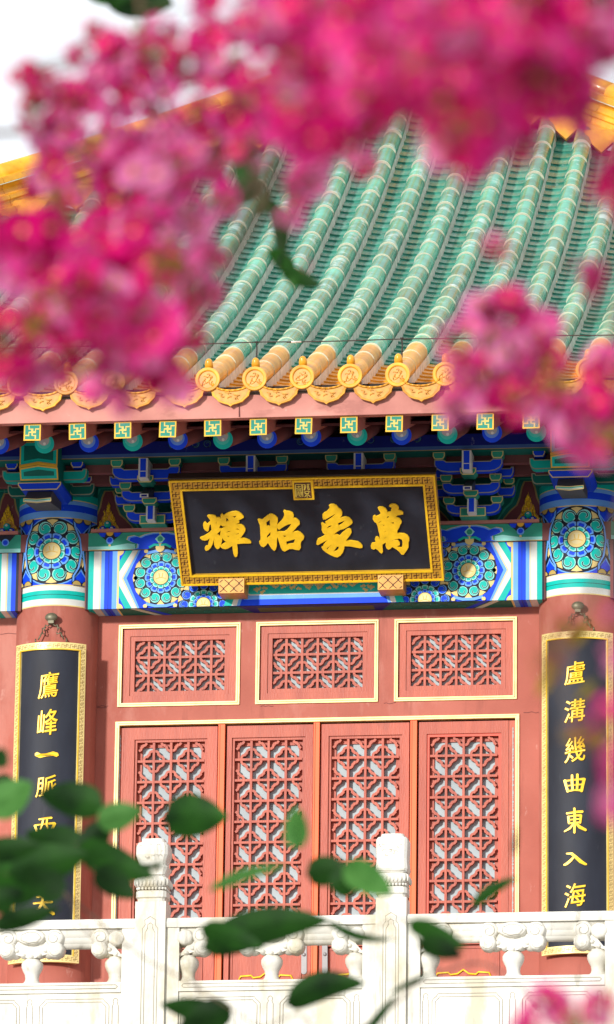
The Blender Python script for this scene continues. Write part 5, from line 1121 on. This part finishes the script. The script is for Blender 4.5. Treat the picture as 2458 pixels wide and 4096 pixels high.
for p, x, y, s in cen:
    if y < 1500 or x > 1200:
        q = min(tw, key=lambda t: (t - p).length)
        if .01 < (q - p).length < .25: mb = MB(); mb.tube([q, (q + p) / 2 + Vector((0, 0, -.006)), p], [.0012, .001, .0008], 'twig', 4); mb.obj('twig', tree)
# leaves: blade with midrib, from base to tip
def leaf(x0, y0, x1, y1, wd, s, m='leaf_dark', bend=0., roll=0., s2=None, fold=.25):
    s = s * 1.75; wd = wd * 1.38; a, b = at(x0, y0, s), at(x1, y1, s2 or s); L = (b - a).length; d = (b - a).normalized(); side = d.cross(F).normalized()
    side = (side * math.cos(roll) + F * math.sin(roll)).normalized(); nrm = side.cross(d).normalized(); mb = MB(); n = 12; vs = []
    k = s / 2762 * 1.0 * (1 / 4.5) * 4.5 / 2762 * 2762 if 0 else 1
    w_ = wd * s * 1.6563 / 20590 / 2
    for i in range(n + 1):
        t = i / n; sh = 1.62 * t ** .50 * (1 - t) ** .85 if t < 1 else 0
        c = a + d * L * t + side * (bend * L * math.sin(math.pi * t)) + nrm * (.06 * L * math.sin(math.pi * t))
        for q in (-1, -.5, 0, .5, 1): vs.append(c + side * w_ * sh * q + nrm * (fold * w_ * sh * abs(q)))
    mb.add(vs, [(i * 5 + j, i * 5 + j + 1, i * 5 + j + 6, i * 5 + j + 5) for i in range(n) for j in range(4)], m, smooth=True)
    mb.tube([vs[i * 5 + 2] - nrm * .0003 for i in range(n + 1)], [.0008 * (1 - .8 * i / n) for i in range(n + 1)], m, 4)
    mb.tube([a - d * .006, a], .0008, 'twig', 4)
    return mb.obj('leaf', tree)
D, Lg = 'leaf_dark', 'leaf_light'
X_ = [(-30, 2120, 190, 2085, 110, 4.7, 'leaf_dark')]
for A in X_ + [(395, 1975, 552, 1972, 118, 4.8, D, .02), (250, 1945, 90, 1915, 96, 4.7, D), (235, 1985, 345, 1955, 78, 4.3, Lg), (-30, 1960, 80, 1890, 100, 4.3, Lg), (-20, 1820, 20, 1850, 60, 4.2, D), (20, 2110, 215, 2060, 110, 4.6, D), (-40, 2060, 100, 2040, 70, 4.5, D), (150, 2170, 60, 2090, 90, 4.6, D),
          (190, 2040, 376, 2118, 92, 4.75, D, -.05), (230, 2100, 330, 2170, 80, 4.6, D), (-30, 2190, 60, 2150, 70, 4.3, D), (-20, 2240, 150, 2190, 60, 4.5, D),
          (715, 2050, 715, 1945, 66, 3.9, Lg), (740, 2110, 850, 2095, 82, 4.7, D), (800, 2150, 880, 2100, 80, 4.6, D), (830, 2090, 950, 2160, 84, 4.2, Lg), (505, 2150, 700, 2090, 34, 4.1, Lg, .05), (400, 2085, 330, 2085, 18, 4.6, D, .1),
          (488, 2292, 800, 2222, 104, 4.85, D, .06), (484, 2240, 640, 2290, 66, 4.8, D), (790, 2225, 955, 2268, 26, 4.7, D, -.10), (1140, 2188, 1252, 2118, 34, 4.7, D, .05), (985, 2228, 1130, 2290, 56, 4.2, D), (1010, 2275, 1120, 2310, 60, 4.1, D),
          (690, 2425, 885, 2375, 82, 4.85, D, .10), (550, 2470, 385, 2425, 70, 4.8, D, -.04), (560, 2430, 420, 2500, 90, 4.7, D), (945, 2398, 1050, 2345, 16, 4.7, D), (880, 2500, 960, 2400, 26, 4.4, D),
          (652, 480, 672, 650, 42, 5.2, D, .10), (652, 600, 715, 700, 46, 5.2, D, .10), (680, 650, 778, 692, 46, 5.2, D, -.02), (600, 450, 590, 350, 70, 4.4, D), (560, 480, 640, 440, 60, 4.4, D), (620, 520, 655, 450, 40, 4.6, D),
          (250, -30, 420, 10, 120, 4.6, D), (200, -40, 330, -5, 80, 4.6, D), (1240, 2070, 1250, 1990, 14, 3.9, D)]:
    leaf(*A)
for A in [(1340, 1500, 1400, 1530, 34, 2.7), (1380, 1560, 1430, 1500, 30, 2.8), (1310, 1590, 1350, 1640, 30, 2.7), (1300, 1680, 1340, 1610, 26, 2.6), (1360, 1785, 1430, 1775, 24, 2.7), (1420, 1800, 1475, 1770, 24, 2.7), (1400, 1690, 1440, 1640, 20, 2.6), (1385, 20, 1345, 80, 60, 2.2), (1250, 20, 1290, 90, 60, 2.2), (150, 500, 100, 520, 50, 2.6), (400, 640, 450, 630, 50, 2.6), (1185, 840, 1170, 880, 40, 2.6)]: leaf(*A[:5], A[5], 'leaf_olive')
for A in [(780, 120, 900, 160, 90, 1.9), (860, 190, 980, 150, 80, 1.95), (720, 150, 640, 250, 60, 2.2), (960, 110, 1080, 190, 80, 1.9), (1240, 40, 1180, 120, 60, 2.0), (930, 60, 830, 90, 70, 1.9)]: leaf(*A[:5], A[5], 'leaf_dark')
for A in [(215, 2060, 60, 2010, 96, 4.9), (100, 2120, -20, 2180, 90, 4.9), (260, 1990, 180, 2070, 70, 4.8), (40, 1890, -40, 1930, 80, 4.9)]: leaf(*A[:5], A[5], 'leaf_dark')
